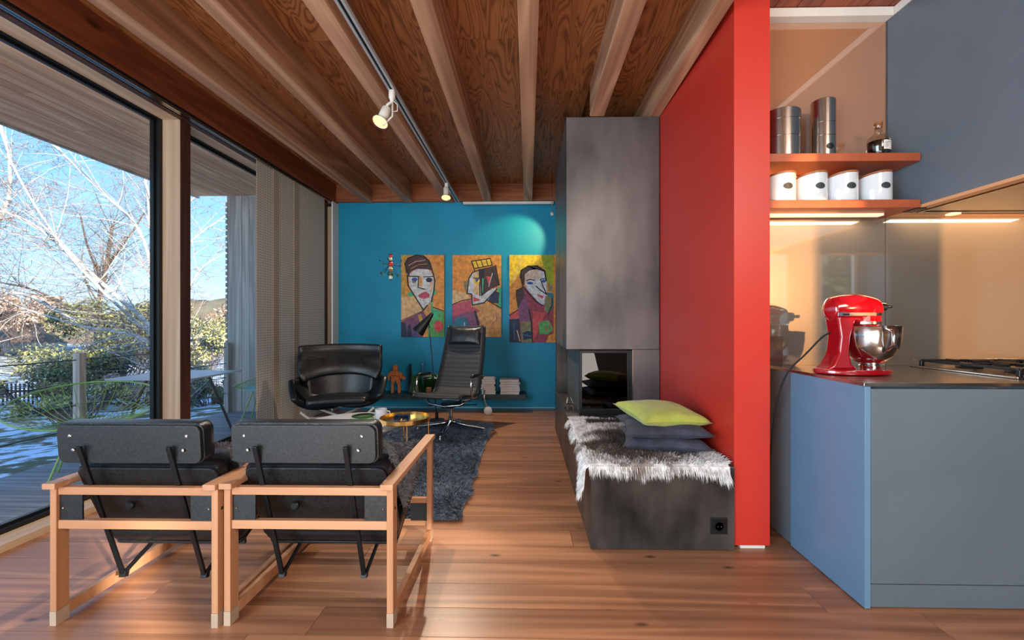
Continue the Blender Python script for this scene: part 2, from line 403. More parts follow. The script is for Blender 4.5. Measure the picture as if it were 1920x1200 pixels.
# ceiling slab, plywood sheets between the beams, beams
ceiling = struct('ceiling', FB(-2.75, 7.4, -3.0, YB+.1, 2.905, 3.0), M['ply'])
bx = [-2.035+i*.509 for i in range(7)]
edges = [-2.45]+[q for b_ in bx for q in (b_-.052, b_+.052)]
for i in range(0, 7):
    xl = -2.45 if i == 0 else bx[i-1]+.052; xr = bx[i]-.052
    for (ya, yb) in ((-3, .2), (.2, 2.64), (2.64, YB)):
        ya2 = ya+(.6 if i % 2 and ya > -3 else 0); yb2 = yb+(.6 if i % 2 and yb < 5 else 0)
        sh = FB(-(xr-xl)/2, (xr-xl)/2, -(yb2-ya2)/2+.0015, (yb2-ya2)/2-.0015, 0, .02)
        obj('ceiling_sheet', sh, M['ply'], parent=ceiling, loc=((xl+xr)/2, (ya2+yb2)/2, ZC))
    # blocking at the teal wall
    obj('blocking_board', FB(xl, xr, 5.40, 5.455, ZB+.01, ZB+.115), M['block'], parent=ceiling)
    obj('blocking_board', FB(xl, xr, 5.41, 5.455, ZB+.118, ZC), M['block'], parent=ceiling)
for i, q in enumerate(bx):
    y1 = YB if q < .3 else (3.17 if q < .96 else YB)
    w_ = .052 if i < 6 else .038
    obj('beam', FB(-w_, w_, -4.2, 4.2+(y1-YB), ZB, ZC+.02), M['beam'], parent=ceiling, loc=(q if i < 6 else .938, 1.26, 0), bevel=.002, seg=1)
obj('edge_beam', FB(-2.72, -2.45, -3, YB, ZB-.005, 2.87), M['edge_beam'], parent=ceiling)
# kitchen ceiling boards
x = 1.19
while x < 4.2:
    obj('ceiling_board', FB(-.058, .058, -2.6, 2.6, 0, .02), M['redwood'], parent=ceiling, loc=(x+.06, -.26, 2.795))
    x += .12

# walls
struct('wall_back', FB(-2.75, 1.2, YB, YB+.12, -.02, 2.9), M['teal'])
tr = struct('trim_1', FB(-2.45, 1.0, YB-.006, YB, .018, .024), M['white'])
# window-side end strip at the teal wall
struct('trim_2', FB(-2.462, -2.445, 5.30, YB, 0, 2.63), M['white'])
struct('trim_10', FB(-2.552, -2.485, 5.375, 5.42, 0, 2.58), M['frame_wood'])
def P3(poly, z0, z1): return MB().prism(poly, z0, z1, lambda a, b, h: (a, b, h))
struct('wall_middle', P3([(1.012, 2.115), (1.186, 2.115), (1.186, YB), (.95, YB), (.978, 3.175)], .022, 2.865), M['red'])
struct('trim_3', FB(1.05, 1.17, 2.13, 2.6, 0, .022), M['white'])
struct('wall_kitchen', FB(1.186, 7.4, 2.36, 2.46, -.02, 2.9), M['peach_wall'])
struct('trim_4', FB(1.187, 1.94, 2.30, 2.36, 2.746, 2.792), M['white'])
struct('trim_5', FB(1.942, 1.985, .9, 2.36, 2.75, 2.792), M['white'])
struct('wall_right', FB(7.4, 7.5, -3.1, 2.46, -.02, 2.9), M['grey_wall'])
# rear wall with three openings
def wall_holes(x0, x1, z0, z1, holes, y0, y1):
    mb = MB(); xs = x0
    for (a, b, c, d) in sorted(holes):
        mb.box(xs, a, y0, y1, z0, z1); mb.box(a, b, y0, y1, z0, c); mb.box(a, b, y0, y1, d, z1); xs = b
    mb.box(xs, x1, y0, y1, z0, z1); return mb
struct('wall_rear', wall_holes(-2.75, 7.5, -.02, 2.95, [(3.66, 3.98, 2.30, 2.78), (5.2, 5.85, .9, 2.79)], -3.1, -3.0).box(5.2, 5.85, -3.1, -3.0, 2.36, 2.68), M['grey_wall'])
w4 = struct('window_4', MB().box(5.2, 5.25, -3.06, -3.0, .9, 2.36).box(5.8, 5.85, -3.06, -3.0, .9, 2.36).box(5.25, 5.8, -3.06, -3.0, .9, .95).box(5.25, 5.8, -3.06, -3.0, 2.31, 2.36), M['white'])
obj('pane', FB(5.25, 5.8, -3.035, -3.03, .95, 2.31), M['pane'], parent=w4)
# added cupboard-shaped blocker, unseen, shading a band of the splashback
tc_ = thing('shadow_blocker', 'added narrow grey box, unseen, shading a band of the splashback', 'cupboard', (2.56, .4, 0))
obj('body', FB(-.105, .105, -.2, .2, 0, 1.86), M['kitchen'], parent=tc_, bevel=.003)
obj('door', FB(-.1, .1, .2, .218, .06, 1.84), M['kitchen'], parent=tc_, bevel=.002)
obj('handle', FB(-.08, -.07, .218, .24, .9, 1.1), M['steel'], parent=tc_)
# added tall grey cupboard, unseen, for a grey reflection in the splashback
pan = thing('reflected_cupboard', 'added tall grey cupboard at the rear wall, giving a grey reflection', 'cupboard', (6.45, -2.70, 0))
obj('body', FB(-.5, .5, -.28, .25, 0, 2.7), M['kitchen'], parent=pan)
for s_ in (-1, 1):
    d_ = obj('door', FB(-.245, .245, .25, .27, .06, 2.68), M['kitchen'], parent=pan, loc=(s_*.248, 0, 0), bevel=.002)
    obj('handle', FB(-.006, .006, .27, .30, 1.0, 1.3), M['steel'], parent=d_, loc=(-s_*.21, 0, 0))

# ---- glazing on the left side
def win_frame(name, ya, yb):
    """wooden lining, dark sash and a pane between the two posts"""
    mb = MB()
    mb.box(-2.68, XW, ya, yb, 2.60, 2.645).box(-2.68, XW, ya, yb, 0.0, .035)
    w = struct(name, mb, M['frame_wood_y'])
    sash = MB()
    for (x0, x1, t) in ((-2.705, -2.68, .03), (-2.735, -2.708, .045)):
        sash.box(x0, x1, ya, ya+t, .03, 2.63).box(x0, x1, yb-t, yb, .03, 2.63)
        sash.box(x0, x1, ya+t, yb-t, 2.62-t, 2.63).box(x0, x1, ya+t, yb-t, .03, .03+t)
    obj('sash', sash, M['black'], parent=w)
    obj('pane', FB(-2.722, -2.716, ya+.04, yb-.04, .07, 2.59), M['pane'], parent=w)
    return w
win_frame('window_1', -.3, 3.08)
win_frame('window_2', 3.17, 5.29)
win_frame('window_3', -3.0, -.39)
def post(name, ya, yb):
    mb = MB().box(-2.70, XW-.0, ya, yb, 0, 2.60)
    p = struct(name, mb, M['frame_wood'])
    obj('edge_strip', FB(XW, XW+.006, ya, yb, 0, 2.60), M['frame_brown'], parent=p)
    return p
post('trim_6', 3.08, 3.17); post('trim_7', 5.29, 5.37); post('trim_8', -.39, -.3)
struct('trim_9', FB(-2.545, -2.50, -3, 5.4, 2.595, 2.645), M['frame_brown'])
tk = thing('curtain_track', 'thin grey double curtain track running along the top of the windows', 'track', (0, 0, 0))
for k, x in enumerate((-2.487, -2.465)):
    obj('rail', FB(x-.008, x+.008, -3, 5.38, 2.60, 2.633), M['steel'], parent=tk)
obj('groove', FB(-2.499, -2.455, -3, 5.38, 2.618, 2.634), M['black'], parent=tk)

# panel curtains
for k, (ya, yb, x, lab) in enumerate(((3.86, 4.20, -2.487, 'narrow taupe woven curtain panel at the left edge of the group, beside the open window'),
                                      (4.10, 4.55, -2.475, 'taupe woven curtain panel hanging between the narrow left one and the long right one'),
                                      (4.45, 5.12, -2.465, 'long taupe woven curtain panel nearest the teal wall, behind the shell armchair'))):
    c = thing('panel_curtain', lab, 'curtain', (x, (ya+yb)/2, 0), 0, 'woven panel curtains on the window track')
    h = (yb-ya)/2
    obj('fabric', FB(-.002, .002, -h, h, .03, 2.60), M['curtain'], parent=c)
    obj('bottom_bar', FB(-.004, .004, -h, h, .012, .03), M['steel'], parent=c)

# ---- outside: roof overhang, deck, end wall
roof = struct('roof_overhang', FB(-4.33, -2.74, -3.5, 5.52, 2.785, 2.95), M['soffit'])
obj('fascia', FB(-4.36, -4.33, -3.5, 5.55, 2.745, 2.98), M['fin'], parent=roof)
x = -4.33
while x < -2.76:
    w = .098
    yy = -3.5
    while yy < 5.5:
        L = random.choice((2.1, 2.9, 3.6)); y1 = min(yy+L, 5.5)
        obj('soffit_board', FB(-w/2+.001, w/2-.001, -(y1-yy)/2+.001, (y1-yy)/2-.001, 0, .02), M['soffit'], parent=roof, loc=(x+w/2, (yy+y1)/2, 2.76+random.uniform(-.001, .001)))
        yy = y1
    x += w
deck = struct('deck', FB(-3.92, -2.74, -3, 5.5, -.18, -.085), M['fin'])
y = -3; bm0 = None
while y < 5.5:
    if bm0 is None:
        bm0 = obj('deck_board', FB(-.6, .6, 0, .128, 0, .03), M['deck'], parent=deck, loc=(-3.345, y, -.08)); o = bm0
    else:
        o = bm0.copy(); COL.objects.link(o); o.location = (-3.345, y, -.08)
    y += .134
endw = struct('wall_terrace', FB(-3.93, -2.75, 5.52, 5.6, -.08, 2.76), M['fin'])
x = -3.93
while x < -2.76:
    obj('cladding_board', FB(0, .094, 0, .02, -.05, 2.76), M['fin'], parent=endw, loc=(x, 5.50+random.uniform(-.002, .002), 0)); x += .098
k = 0
for i in range(36):
    obj('shingle_edge', FB(-3.945, -3.925, 5.49, 5.6, 0, .05), M['fin'], parent=endw, loc=(0, 0, .0+i*.075), rot=None)
# railing
rl = thing('cable_railing', 'terrace railing of thin horizontal dark cables between grey wooden posts', 'railing', (-3.88, 3.7, -.05))
for yy in (-2.2, .7, 3.62, 5.44):
    obj('post', FB(-.03, .03, -.03, .03, 0, .90), M['fin'], parent=rl, loc=(0, yy-3.7, 0), bevel=.004)
for z in (.84, .635, .45, .25):
    mb = MB().tube([(0, -5.9, z), (0, 1.75, z)], .0045, 5)
    obj('cable', mb, M['black'], parent=rl)

# ================================================================ FIREPLACE
fp = thing('fireplace', 'tall raw steel chimney block with a glass fronted wood burner at its foot', 'fireplace', (.62, 3.175, 0))
def L(poly): return [(a-.62, b-3.175) for a, b in poly]
cb = MB().prism(L([(.285, 3.175), (.972, 3.175), (.948, 4.45), (.285, 4.45)]), .914, 2.638, lambda a, b, h: (a, b, h))
obj('chimney_breast', cb, M['rawsteel'], parent=fp, bevel=.003)
pr = MB().prism(L([(.775, 3.175), (.972, 3.175), (.948, 4.45), (.775, 4.45)]), .414, .912, lambda a, b, h: (a, b, h))
obj('side_panel', pr, M['rawsteel'], parent=fp)
obj('back_panel', MB().prism(L([(.285, 4.25), (.775, 4.25), (.775, 4.45), (.285, 4.45)]), .414, .912, lambda a, b, h: (a, b, h)), M['darksteel'], parent=fp)
# stove insert: base, hearth, inner back, glass front with frame, steel side
st = MB()
st.prism(L([(.39, 3.22), (.77, 3.22), (.77, 4.2), (.39, 4.2)]), .414, .46, lambda a, b, h: (a, b, h))
st.prism(L([(.41, 3.95), (.77, 3.95), (.77, 4.2), (.41, 4.2)]), .46, .91, lambda a, b, h: (a, b, h))
st.prism(L([(.75, 3.22), (.772, 3.22), (.772, 3.95), (.75, 3.95)]), .46, .91, lambda a, b, h: (a, b, h))
st.prism(L([(.39, 3.22), (.77, 3.22), (.77, 4.2), (.39, 4.2)]), .895, .911, lambda a, b, h: (a, b, h))
obj('firebox', st, M['firebox'], parent=fp)
obj('side_glass', MB().prism(L([(.386, 3.215), (.392, 3.215), (.392, 4.2), (.386, 4.2)]), .43, .905, lambda a, b, h: (a, b, h)), M['firegrey'], parent=fp)
df = MB()
for (x0, x1, z0, z1) in ((.386, .404, .43, .905), (.742, .772, .43, .905), (.404, .742, .885, .905), (.404, .742, .43, .466)):
    df.box(x0-.62, x1-.62, .018, .042, z0, z1)
dr = obj('door', df, M['black'], parent=fp, bevel=.002)
obj('glass', FB(.404-.62, .742-.62, .026, .031, .466, .885), M['fireglass'], parent=dr)
obj('handle', FB(.748-.62, .756-.62, .006, .018, .60, .72), M['black'], parent=dr)
fr = MB()
fr.box(.772-.62, .778-.62, -.003, .05, .42, .912)
obj('trim_edge', fr, M['steel'], parent=fp)

bench = thing('steel_bench', 'low dark blackened steel bench in front of the chimney under the fur', 'bench', (.65, 2.1, 0))
def LB(poly): return [(a-.65, b-2.1) for a, b in poly]
bp_ = [(.308, 2.10), (1.008, 2.10), (.974, 3.17), (.954, 4.45), (.283, 4.45)]
obj('body', MB().prism(LB(bp_), .004, .404, lambda a, b, h: (a, b, h)), M['darksteel'], parent=bench, bevel=.002)
obj('top_sheet', MB().prism(LB([(.306, 2.097), (1.008, 2.097), (.974, 3.17), (.954, 4.45), (.281, 4.45)]), .404, .412, lambda a, b, h: (a, b, h)), M['rawsteel'], parent=bench, bevel=.002)
so = thing('wall_socket', 'square black wall socket low on the front of the steel bench', 'socket', (.965-.035, 2.1, .125))
obj('plate', FB(-.04, .04, -.008, -.001, -.04, .04), M['black'], parent=so, bevel=.003)
ring = MB().lathe([(.028, 0), (.028, .004), (.022, .004), (.02, -.0), (.001, -.0)], 20, (0, 0, 0), None, Matrix.Translation((0, -.008, 0)) @ Matrix.Rotation(R(90), 4, 'X'))
obj('outlet_ring', ring, M['firebox'], parent=so)
obj('pin_hole', MB().sphere((-.008, -.012, 0), .003, 6).sphere((.008, -.012, 0), .003, 6), M['steel'], parent=so)

# ================================================================ KITCHEN
kc = thing('kitchen_unit', 'large grey base unit with plain fronts carrying the steel worktop', 'cabinet', (1.31, 1.684, 0))
X0, Y0 = 1.31, 1.684
obj('side_panel', FB(0, .022, 0, .47, .004, .868), M['kitchen_skylit'], parent=kc, bevel=.001)
obj('shaded_side_strip', FB(.012, .03, .472, .67, .004, .868), M['kitchen'], parent=kc)  # shaded rear part of the cabinet side, given a darker material
obj('carcass', FB(.022, 1.9, .03, .67, .01, .868), M['kitchen'], parent=kc)
obj('front', FB(.026, 1.1, .004, .028, .098, .858), M['kitchen'], parent=kc, bevel=.0015)
obj('front', FB(1.104, 1.9, .004, .028, .098, .858), M['kitchen'], parent=kc, bevel=.0015)
obj('plinth', FB(.026, 1.9, .006, .028, .006, .094), M['kitchen'], parent=kc, bevel=.001)
wt = obj('worktop', FB(1.302, 3.25, 1.678, 2.352, .8685, .883), M['steel_dark'], bevel=.002)
tag(wt, 'thin brushed steel worktop carrying the red mixer and the hob', 'worktop')
# glass splashbacks
sp = thing('glass_splashback', 'glossy grey glass splashback between worktop and shelves', 'splashback', (0, 2.352, 0))  # grey glass, turned peach by the added warm spot
obj('panel', FB(1.19, 1.937, 0, .006, .884, 1.684), M['splash'], parent=sp)
obj('panel', FB(1.941, 3.25, 0, .006, .884, 1.75), M['splash'], parent=sp)
sp2 = thing('glass_wall_panel', 'glass wall panel above the two shelves, its peach tint painted warm light', 'panel', (0, 2.352, 0))
obj('panel', FB(1.19, 1.937, 0, .006, 1.69, 2.745), M['splash_warmlit'], parent=sp2)
obj('edge_profile', FB(1.937, 1.943, -.006, .006, 1.69, 2.745), M['steel'], parent=sp2)
obj('shadow_plate', FB(1.19, 1.385, -.004, 0, .884, 1.04), M['steel'], parent=sp)  # sheet put in for a square grey shadow on the glass
# hood
hd = thing('extractor_hood', 'big grey box shaped extractor hood hanging over the hob', 'hood', (1.945, 2.35, 0))
obj('housing', FB(0, 1.4, -1.3, 0, 1.70, 2.748), M['kitchen'], parent=hd, bevel=.002)
hl = MB().box(0, 1.4, -.05, 0, 1.685, 1.70).box(0, 1.4, -1.3, -1.22, 1.685, 1.70).box(0, .05, -1.22, -.05, 1.685, 1.70)
obj('bottom_rim', hl, M['peach_wall'], parent=hd)  # orange reflection under the hood put into the rim's colour
obj('filter', FB(.09, .62, -.95, -.12, 1.688, 1.699), M['steel_dark'], parent=hd)
obj('filter', FB(.64, 1.2, -.95, -.12, 1.688, 1.699), M['steel_dark'], parent=hd)
obj('filter_frame', MB().box(.07, .085, -.97, -.1, 1.684, 1.699).box(.085, 1.3, -.115, -.1, 1.684, 1.699).box(.085, 1.3, -.97, -.955, 1.684, 1.699), M['steel'], parent=hd)
obj('clip', FB(-.0, .05, -.1, -.02, 1.680, 1.686), M['black'], parent=hd, loc=(-.02, -.1, 0))
obj('lamp', MB().lathe([(.03, 0), (.03, .006), (.001, .006)], 16, (.28, -.075, 1.680)), M['striplight'], parent=hd)
# shelves
for (z0, z1, lab) in ((1.684, 1.724, 'lower rust brown wall shelf with the row of white canisters'), (1.915, 1.955, 'upper rust brown wall shelf with two steel canisters and a bottle')):
    s_ = thing('wall_shelf', lab, 'shelf', (1.188, 2.35, 0), 0, 'rust brown kitchen shelves')
    obj('board', FB(0, .75, -.207, 0, z0, z1), M['shelf'], parent=s_, bevel=.0015)
    if z0 < 1.7: obj('strip_lamp', FB(.03, .66, -.10, -.06, z0-.012, z0-.001), M['striplight'], parent=s_)
light('AREA', 'shelf_strip_lamp', (1.52, 2.29, 1.668), 1.0, (1, .62, .32), (0, .10, -1), .6, .05)
light('AREA', 'shelf_gap_lamp', (1.42, 2.325, 1.908), .5, (1, .6, .26), (0, .1, -1), .35, .012)
light('AREA', 'hood_lamp', (2.35, 2.285, 1.68), 1.2, (1, .62, .32), (0, .10, -1), .7, .05)
# ================================================================ helpers for soft shapes
def pillow(w, d, h, n=18, pinch=.10, seed=0, wr=.006):
    mb = MB()
    for sgn in (1, -1):
        def f(a, b, sgn=sgn):
            u = a*2-1; v = b*2-1
            x = u*w/2*(1-pinch*(1-v*v)*0-pinch*.5*(1-abs(v)**2)*0); y = v*d/2
            x = u*w/2*(1-pinch*(1-v*v)*abs(u)); y = v*d/2*(1-pinch*(1-u*u)*abs(v))
            t = ((1-u*u)*(1-v*v))
            z = sgn*h/2*t**.38
            z += wr*noise.noise(Vector((x*14+seed, y*14, sgn*3)))*t**.3
            return (x, y, z)
        if sgn > 0: mb.grid(f, n, n)
        else: mb.grid(lambda a, b: f(1-a, b), n, n)
    return mb
def rrect(w, h, r, n=5):
    pts = []
    for (cx, cy, a0) in ((w/2-r, h/2-r, 0), (-w/2+r, h/2-r, 90), (-w/2+r, -h/2+r, 180), (w/2-r, -h/2+r, 270)):
        for i in range(n+1):
            a = R(a0+90*i/n); pts.append((cx+r*math.cos(a), cy+r*math.sin(a)))
    return pts
def tufts(mb, samp, n, length, width, kf=None, lean=.6, rnd=None):
    rnd = rnd or random
    for _ in range(n):
        q = samp(rnd)
        if q is None: continue
        p, nrm = q[0], q[1]
        flow = q[2] if len(q) > 2 else Vector((rnd.uniform(-1, 1), rnd.uniform(-1, 1), 0))
        d = (nrm*rnd.uniform(.35, 1)+flow*lean+Vector((rnd.uniform(-1, 1), rnd.uniform(-1, 1), rnd.uniform(-.3, .3)))*.35).normalized()
        Ln = length*rnd.uniform(.6, 1.25)
        s_ = d.orthogonal().normalized(); s_ = Matrix.Rotation(rnd.uniform(0, 6.28), 3, d) @ s_
        m = p+d*Ln*.55
        e = p+d*Ln+Vector((0, 0, -Ln*.25))
        w = width*rnd.uniform(.7, 1.3)
        mb.add([p-s_*w, p+s_*w, m+s_*w*.7, m-s_*w*.7, e], [(0, 1, 2, 3), (3, 2, 4)], kf(p, rnd) if kf else 0)

# ================================================================ LOUNGE CHAIRS (wood frame, black leather)
def lounge_chair(label, loc):
    t = thing('lounge_chair', label, 'chair', loc, 0, 'black leather lounge chairs with pale wooden frames')
    H = .3135
    for s in (-1, 1):
        xi = s*(H-.012)
        fr = MB().box(xi-.012, xi+.012, 0, .046, .052, .509).box(xi-.012, xi+.012, .615, .655, .052, .509)
        fr.box(xi-.012, xi+.012, .046, .615, .018, .062)
        obj('side_frame', fr, M['chair_wood'], parent=t, bevel=.002)
        obj('foot', FB(xi-.0122, xi+.0122, -.0005, .046, 0, .052), mat_foot, parent=t)
        obj('foot', FB(xi-.0122, xi+.0122, .615, .6555, 0, .052), mat_foot, parent=t)
        xa = s*(H-.018)
        obj('armrest', FB(xa-.024, xa+.024, -.022, .675, .509, .531), M['chair_wood_y'], parent=t, bevel=.003)
        obj('corner_plate', FB(min(xi-s*.012, xi-s*.098), max(xi-s*.012, xi-s*.098), .012, .018, .386, .480), M['plyblack'], parent=t)
        obj('corner_plate', FB(min(xi-s*.012, xi-s*.098), max(xi-s*.012, xi-s*.098), .632, .638, .10, .19), M['plyblack'], parent=t)
        obj('bolt', MB().sphere((xi-s*.028, .010, .43), .004, 8), M['chrome'], parent=t)
        obj('bolt_hole', MB().sphere((xi+.012, .022, .43), .006, 8, sc=(.4, 1, 1)), M['black'], parent=t)
        # black bar carrying the back, and its strut
        xb = s*.166-.018
        a, b = Vector((xb-.004, -.016, .665)), Vector((xb, .150, .105))
        bar = MB().bar(a, b, .018, .010, up=(0, 1, 0))
        bar.bar((xb, .145, .105), (xb, .165, .10), .024, .022)
        obj('back_bar', bar, M['black'], parent=t, bevel=.0015)
        obj('strut', MB().bar((xb+.010, .150, .115), (xb+.014, .37, .215), .010, .014), M['black'], parent=t)
    for (z0, z1) in ((.480, .509), (.354, .386)):
        obj('rear_rail', FB(-H+.024, H-.024, .006, .030, z0, z1), M['chair_wood_x'], parent=t, bevel=.002)
    for (z0, z1) in ((.19, .216), (.075, .10)):
        obj('front_rail', FB(-H+.024, H-.024, .625, .648, z0, z1), M['chair_wood_x'], parent=t, bevel=.002)
    # upper back: stained plywood shell with the leather cushion before it
    Mb = Matrix.Translation((-.020, .002, .668)) @ Matrix.Rotation(R(4), 4, 'X')
    def fpl(a, b, h): return Mb @ Vector((a, h, b))
    obj('back_shell', MB().prism(rrect(.535, .142, .028), 0, .010, fpl), M['plyblack'], parent=t, bevel=.0025, fixn=True)
    def cush(Mt, w, h, d, name, r=.03):
        mb = MB(); n = 6
        prof = [(0, 1.0), (.12, 1.012), (.5, 1.02), (.85, 1.0), (1, .93)]
        loops = []
        for (q, sc) in prof:
            o_ = .008*(sc-1)*40
            loops.append([Mt @ Vector((x*(1+(sc-1)*.6), q*d, y*(1+(sc-1)*1.2))) for x, y in rrect(w, h, r, n)])
        N = len(loops[0]); vs = [p for lp in loops for p in lp]; fs = []
        for i in range(len(loops)-1):
            for j in range(N): fs.append((i*N+j, i*N+(j+1) % N, (i+1)*N+(j+1) % N, (i+1)*N+j))
        fs.append(tuple(range(N-1, -1, -1))); fs.append(tuple((len(loops)-1)*N+j for j in range(N)))
        mb.add(vs, fs); return obj(name, mb, M['leather'], parent=t, smooth=True, sm_angle=50, fixn=True)
    cush(Mb @ Matrix.Translation((0, .011, .003)), .548, .150, .058, 'back_cushion')
    for sx in (-1, 1):
        for (dx, z) in ((.218, .70), (.205, .648)):
            obj('screw', MB().sphere((sx*dx-.020, -.0015, z), .0062, 8, sc=(1, .5, 1)), M['chrome'], parent=t)
    # lower back, leaning, and seat
    Ml = Matrix.Translation((-.010, .125, .405)) @ Matrix.Rotation(R(-20)*-1*-1, 4, 'X')
    Ml = Matrix.Translation((-.005, .118, .400)) @ Matrix.Rotation(R(22), 4, 'X')
    def fl(a, b, h): return Ml @ Vector((a, h, b))
    obj('lumbar_shell', MB().prism(rrect(.54, .35, .03), 0, .010, fl), M['plyblack'], parent=t, bevel=.002, fixn=True)
    cush(Ml @ Matrix.Translation((0, .011, .003)), .548, .355, .055, 'lumbar_cushion')
    Ms = Matrix.Translation((-.005, .405, .285)) @ Matrix.Rotation(R(-63), 4, 'X')
    def fs_(a, b, h): return Ms @ Vector((a, h, b))
    # seat shell is a board whose local z runs forward and up
    Ms = Matrix.Translation((-.005, .400, .300)) @ Matrix.Rotation(R(-66), 4, 'X')
    obj('seat_shell', MB().prism(rrect(.54, .44, .03), 0, .012, fs_), M['plyblack'], parent=t, bevel=.002, fixn=True)
    cush(Ms @ Matrix.Translation((0, -.06, 0)), .545, .44, .058, 'seat_cushion')
    obj('rear_edge', FB(-.265, .255, .235, .247, .185, .240), M['plyblack'], parent=t)
    for x_ in (-.03, .17): obj('screw', MB().sphere((x_, .233, .215), .006, 8), M['chrome'], parent=t)
    obj('knob', MB().lathe([(.016, 0), (.016, .012), (.012, .016), (.001, .016)], 14, (0, 0, 0), None, Matrix.Translation((-.098, .098, .405)) @ Matrix.Rotation(R(90), 4, 'X')), M['black'], parent=t)
    return t
mat_foot = mat('pale_foot', (176, 152, 130), .6, var=.05)
cA = lounge_chair('black leather and pale wood lounge chair standing nearest the window', (-1.447, 1.538, 0))
cB = lounge_chair('black leather and pale wood lounge chair standing in front of the shaggy rug', (-.806, 1.550, 0))

def throw_on(cx, lab, seed):
    rnd = random.Random(seed)
    def surf(a, b):     # a across 0..1, b from the top of the back down and forward over the seat
        x = .02+a*.26
        path = [(.095, .60), (.14, .585), (.20, .45), (.27, .345), (.36, .36), (.50, .42), (.60, .465), (.64, .46)]
        q = b*(len(path)-1); i = min(int(q), len(path)-2); f_ = q-i
        y = path[i][0]*(1-f_)+path[i+1][0]*f_; z = path[i][1]*(1-f_)+path[i+1][1]*f_
        over = max(0, x-.255)
        z -= over*2.2; z += .008*math.sin(a*9+b*7)
        x = min(x, .272)
        return Vector((x, y, z+.03))
    mb = MB().grid(lambda a, b: tuple(surf(a, b)), 16, 24)
    def samp(r):
        a, b = r.random(), r.random()
        p = surf(a, b); e = .01
        n = (surf(min(1, a+e), b)-p).cross(surf(a, min(1, b+e))-p)
        n = n.normalized() if n.length > 0 else Vector((0, 0, 1))
        if n.z < 0: n = -n
        return p, n
    tufts(mb, samp, 9000, .022, .0016, lean=.8, rnd=rnd)
    o = obj('sheepskin_throw', mb, M['grey_fur'], loc=(cx, 1.55, 0))
    tag(o, lab, 'sheepskin', 'grey sheepskins on the lounge chairs'); return o
def furmat(name, c, rough=.75):
    return mat(name, c, rough, var=.22, scale=30, sheen=.3)
M['grey_fur'] = furmat('grey_fur', (92, 96, 106))
throw_on(-1.432, 'grey curly sheepskin lying on the lounge chair nearest the window', 3)
throw_on(-.806, 'grey curly sheepskin hanging from the lounge chair in front of the rug', 4)

# ================================================================ RUG
M['rug'] = mat('dark_rug_yarn', (54, 76, 104), .85, var=.35, scale=26, c2=(108, 132, 160), sheen=.25)
rug_rnd = random.Random(11)
rugb = MB().box(-1.98, -.385, 2.40, 4.58, .001, .014)
def rsamp(r):
    x = r.uniform(-2.0, -.385); y = 2.385+(4.6-2.385)*r.random()**1.25
    x += .012*math.sin(y*19)
    f = Vector((math.sin(x*9+y*4), math.cos(y*8-x*5), 0))
    return Vector((x, y, .012)), Vector((0, 0, 1)), f
tufts(rugb, rsamp, 52000, .048, .0032, lean=.9, rnd=rug_rnd)
tag(obj('shaggy_rug', rugb, M['rug']), 'dark blue grey shaggy rug in the seating area', 'rug')

# ================================================================ SHELL ARMCHAIR (black leather, on ring base)
ka = thing('shell_armchair', 'glossy black leather shell armchair on a pale ring base by the curtain', 'armchair', (-1.77, 3.98, 0), R(20))
def bucket(a, b):
    # a: 0..1 round the shell from the left arm tip over the back to the right arm tip; b: rim (0) down to seat centre (1)
    th = R(-118+236*a)
    back = max(0, math.cos(th))            # 1 at the back
    zr = .60+.02*math.cos(th*2)+.22*back**3
    if abs(th) > R(96): zr -= (abs(th)-R(96))/R(22)*.17
    rx, ry = .395, .36
    k = (1-b)
    prof = min(1, (k*1.12))**.34 if k > 0 else 0
    x = rx*math.sin(th)*(.80*prof+.20*k)*1.03
    y = ry*math.cos(th)*(.80*prof+.20*k)
    z = .335+(zr-.335)*(k**2.3)
    if y < 0: z += .02*k
    return (x, y, z)
obj('bucket', MB().grid(bucket, 44, 16), M['leather2'], parent=ka, smooth=True, solid=.055, sub=1)
def backc(a, b):
    u = a*2-1
    w = .385
    if b > .62: w -= .05*(b-.62)/.38
    x = u*w; z = .90-.30*b+(-.055*abs(u)**3*(1 if b > .5 else 0))-.012*u*u
    y = .36-.10*b-.10*u*u-.04+.02*math.sin(b*PI*2)
    return (x, y, z)
obj('head_cushion', MB().grid(backc, 24, 12), M['leather2'], parent=ka, smooth=True, solid=.055, sub=1)
def lowb(a, b):
    u = a*2-1
    return (u*(.33-.04*b), .285-.05*b-.10*u*u, .68-.32*b)
obj('back_cushion', MB().grid(lowb, 18, 12), M['leather2'], parent=ka, smooth=True, solid=.05, sub=1)
obj('seam', MB().tube([(u*.33, .36-.045-.16*u*u-.062+.02, .800-.05*(1-u*u)) for u in [i/10-1 for i in range(21)]], .004, 6), M['leather2'], parent=ka)
def seatc(a, b):
    u = a*2-1; v = b*2-1
    return (u*.27*(1-.1*v*v), v*.25-.06, .395+.03*(1-u*u)*(1-v*v)-.02*v)
obj('seat_cushion', MB().grid(seatc, 14, 14), M['leather2'], parent=ka, smooth=True, solid=.07, sub=1)
M['offwhite_metal'] = mat('offwhite_metal', (206, 200, 188), .35, var=.02)
lip = MB()
for s in (-1, 1):
    lip.tube([(s*.30, -.22, .33), (s*.24, -.20, .27), (s*.10, -.06, .235), (0, .04, .22)], .012, 8)
    lip.tube([(s*.28, .22, .36), (s*.2, .18, .28), (0, .04, .22)], .012, 8)
obj('cradle', lip, M['offwhite_metal'], parent=ka)
obj('swivel_post', MB().lathe([(.03, .03), (.03, .21), (.05, .225)], 16, (0, .04, 0)), M['chrome'], parent=ka)
obj('base_ring', MB().tube([(.30*math.cos(a*PI/18), .04+.30*math.sin(a*PI/18), .02) for a in range(36)], .014, 8, closed=True), M['offwhite_metal'], parent=ka, smooth=True)
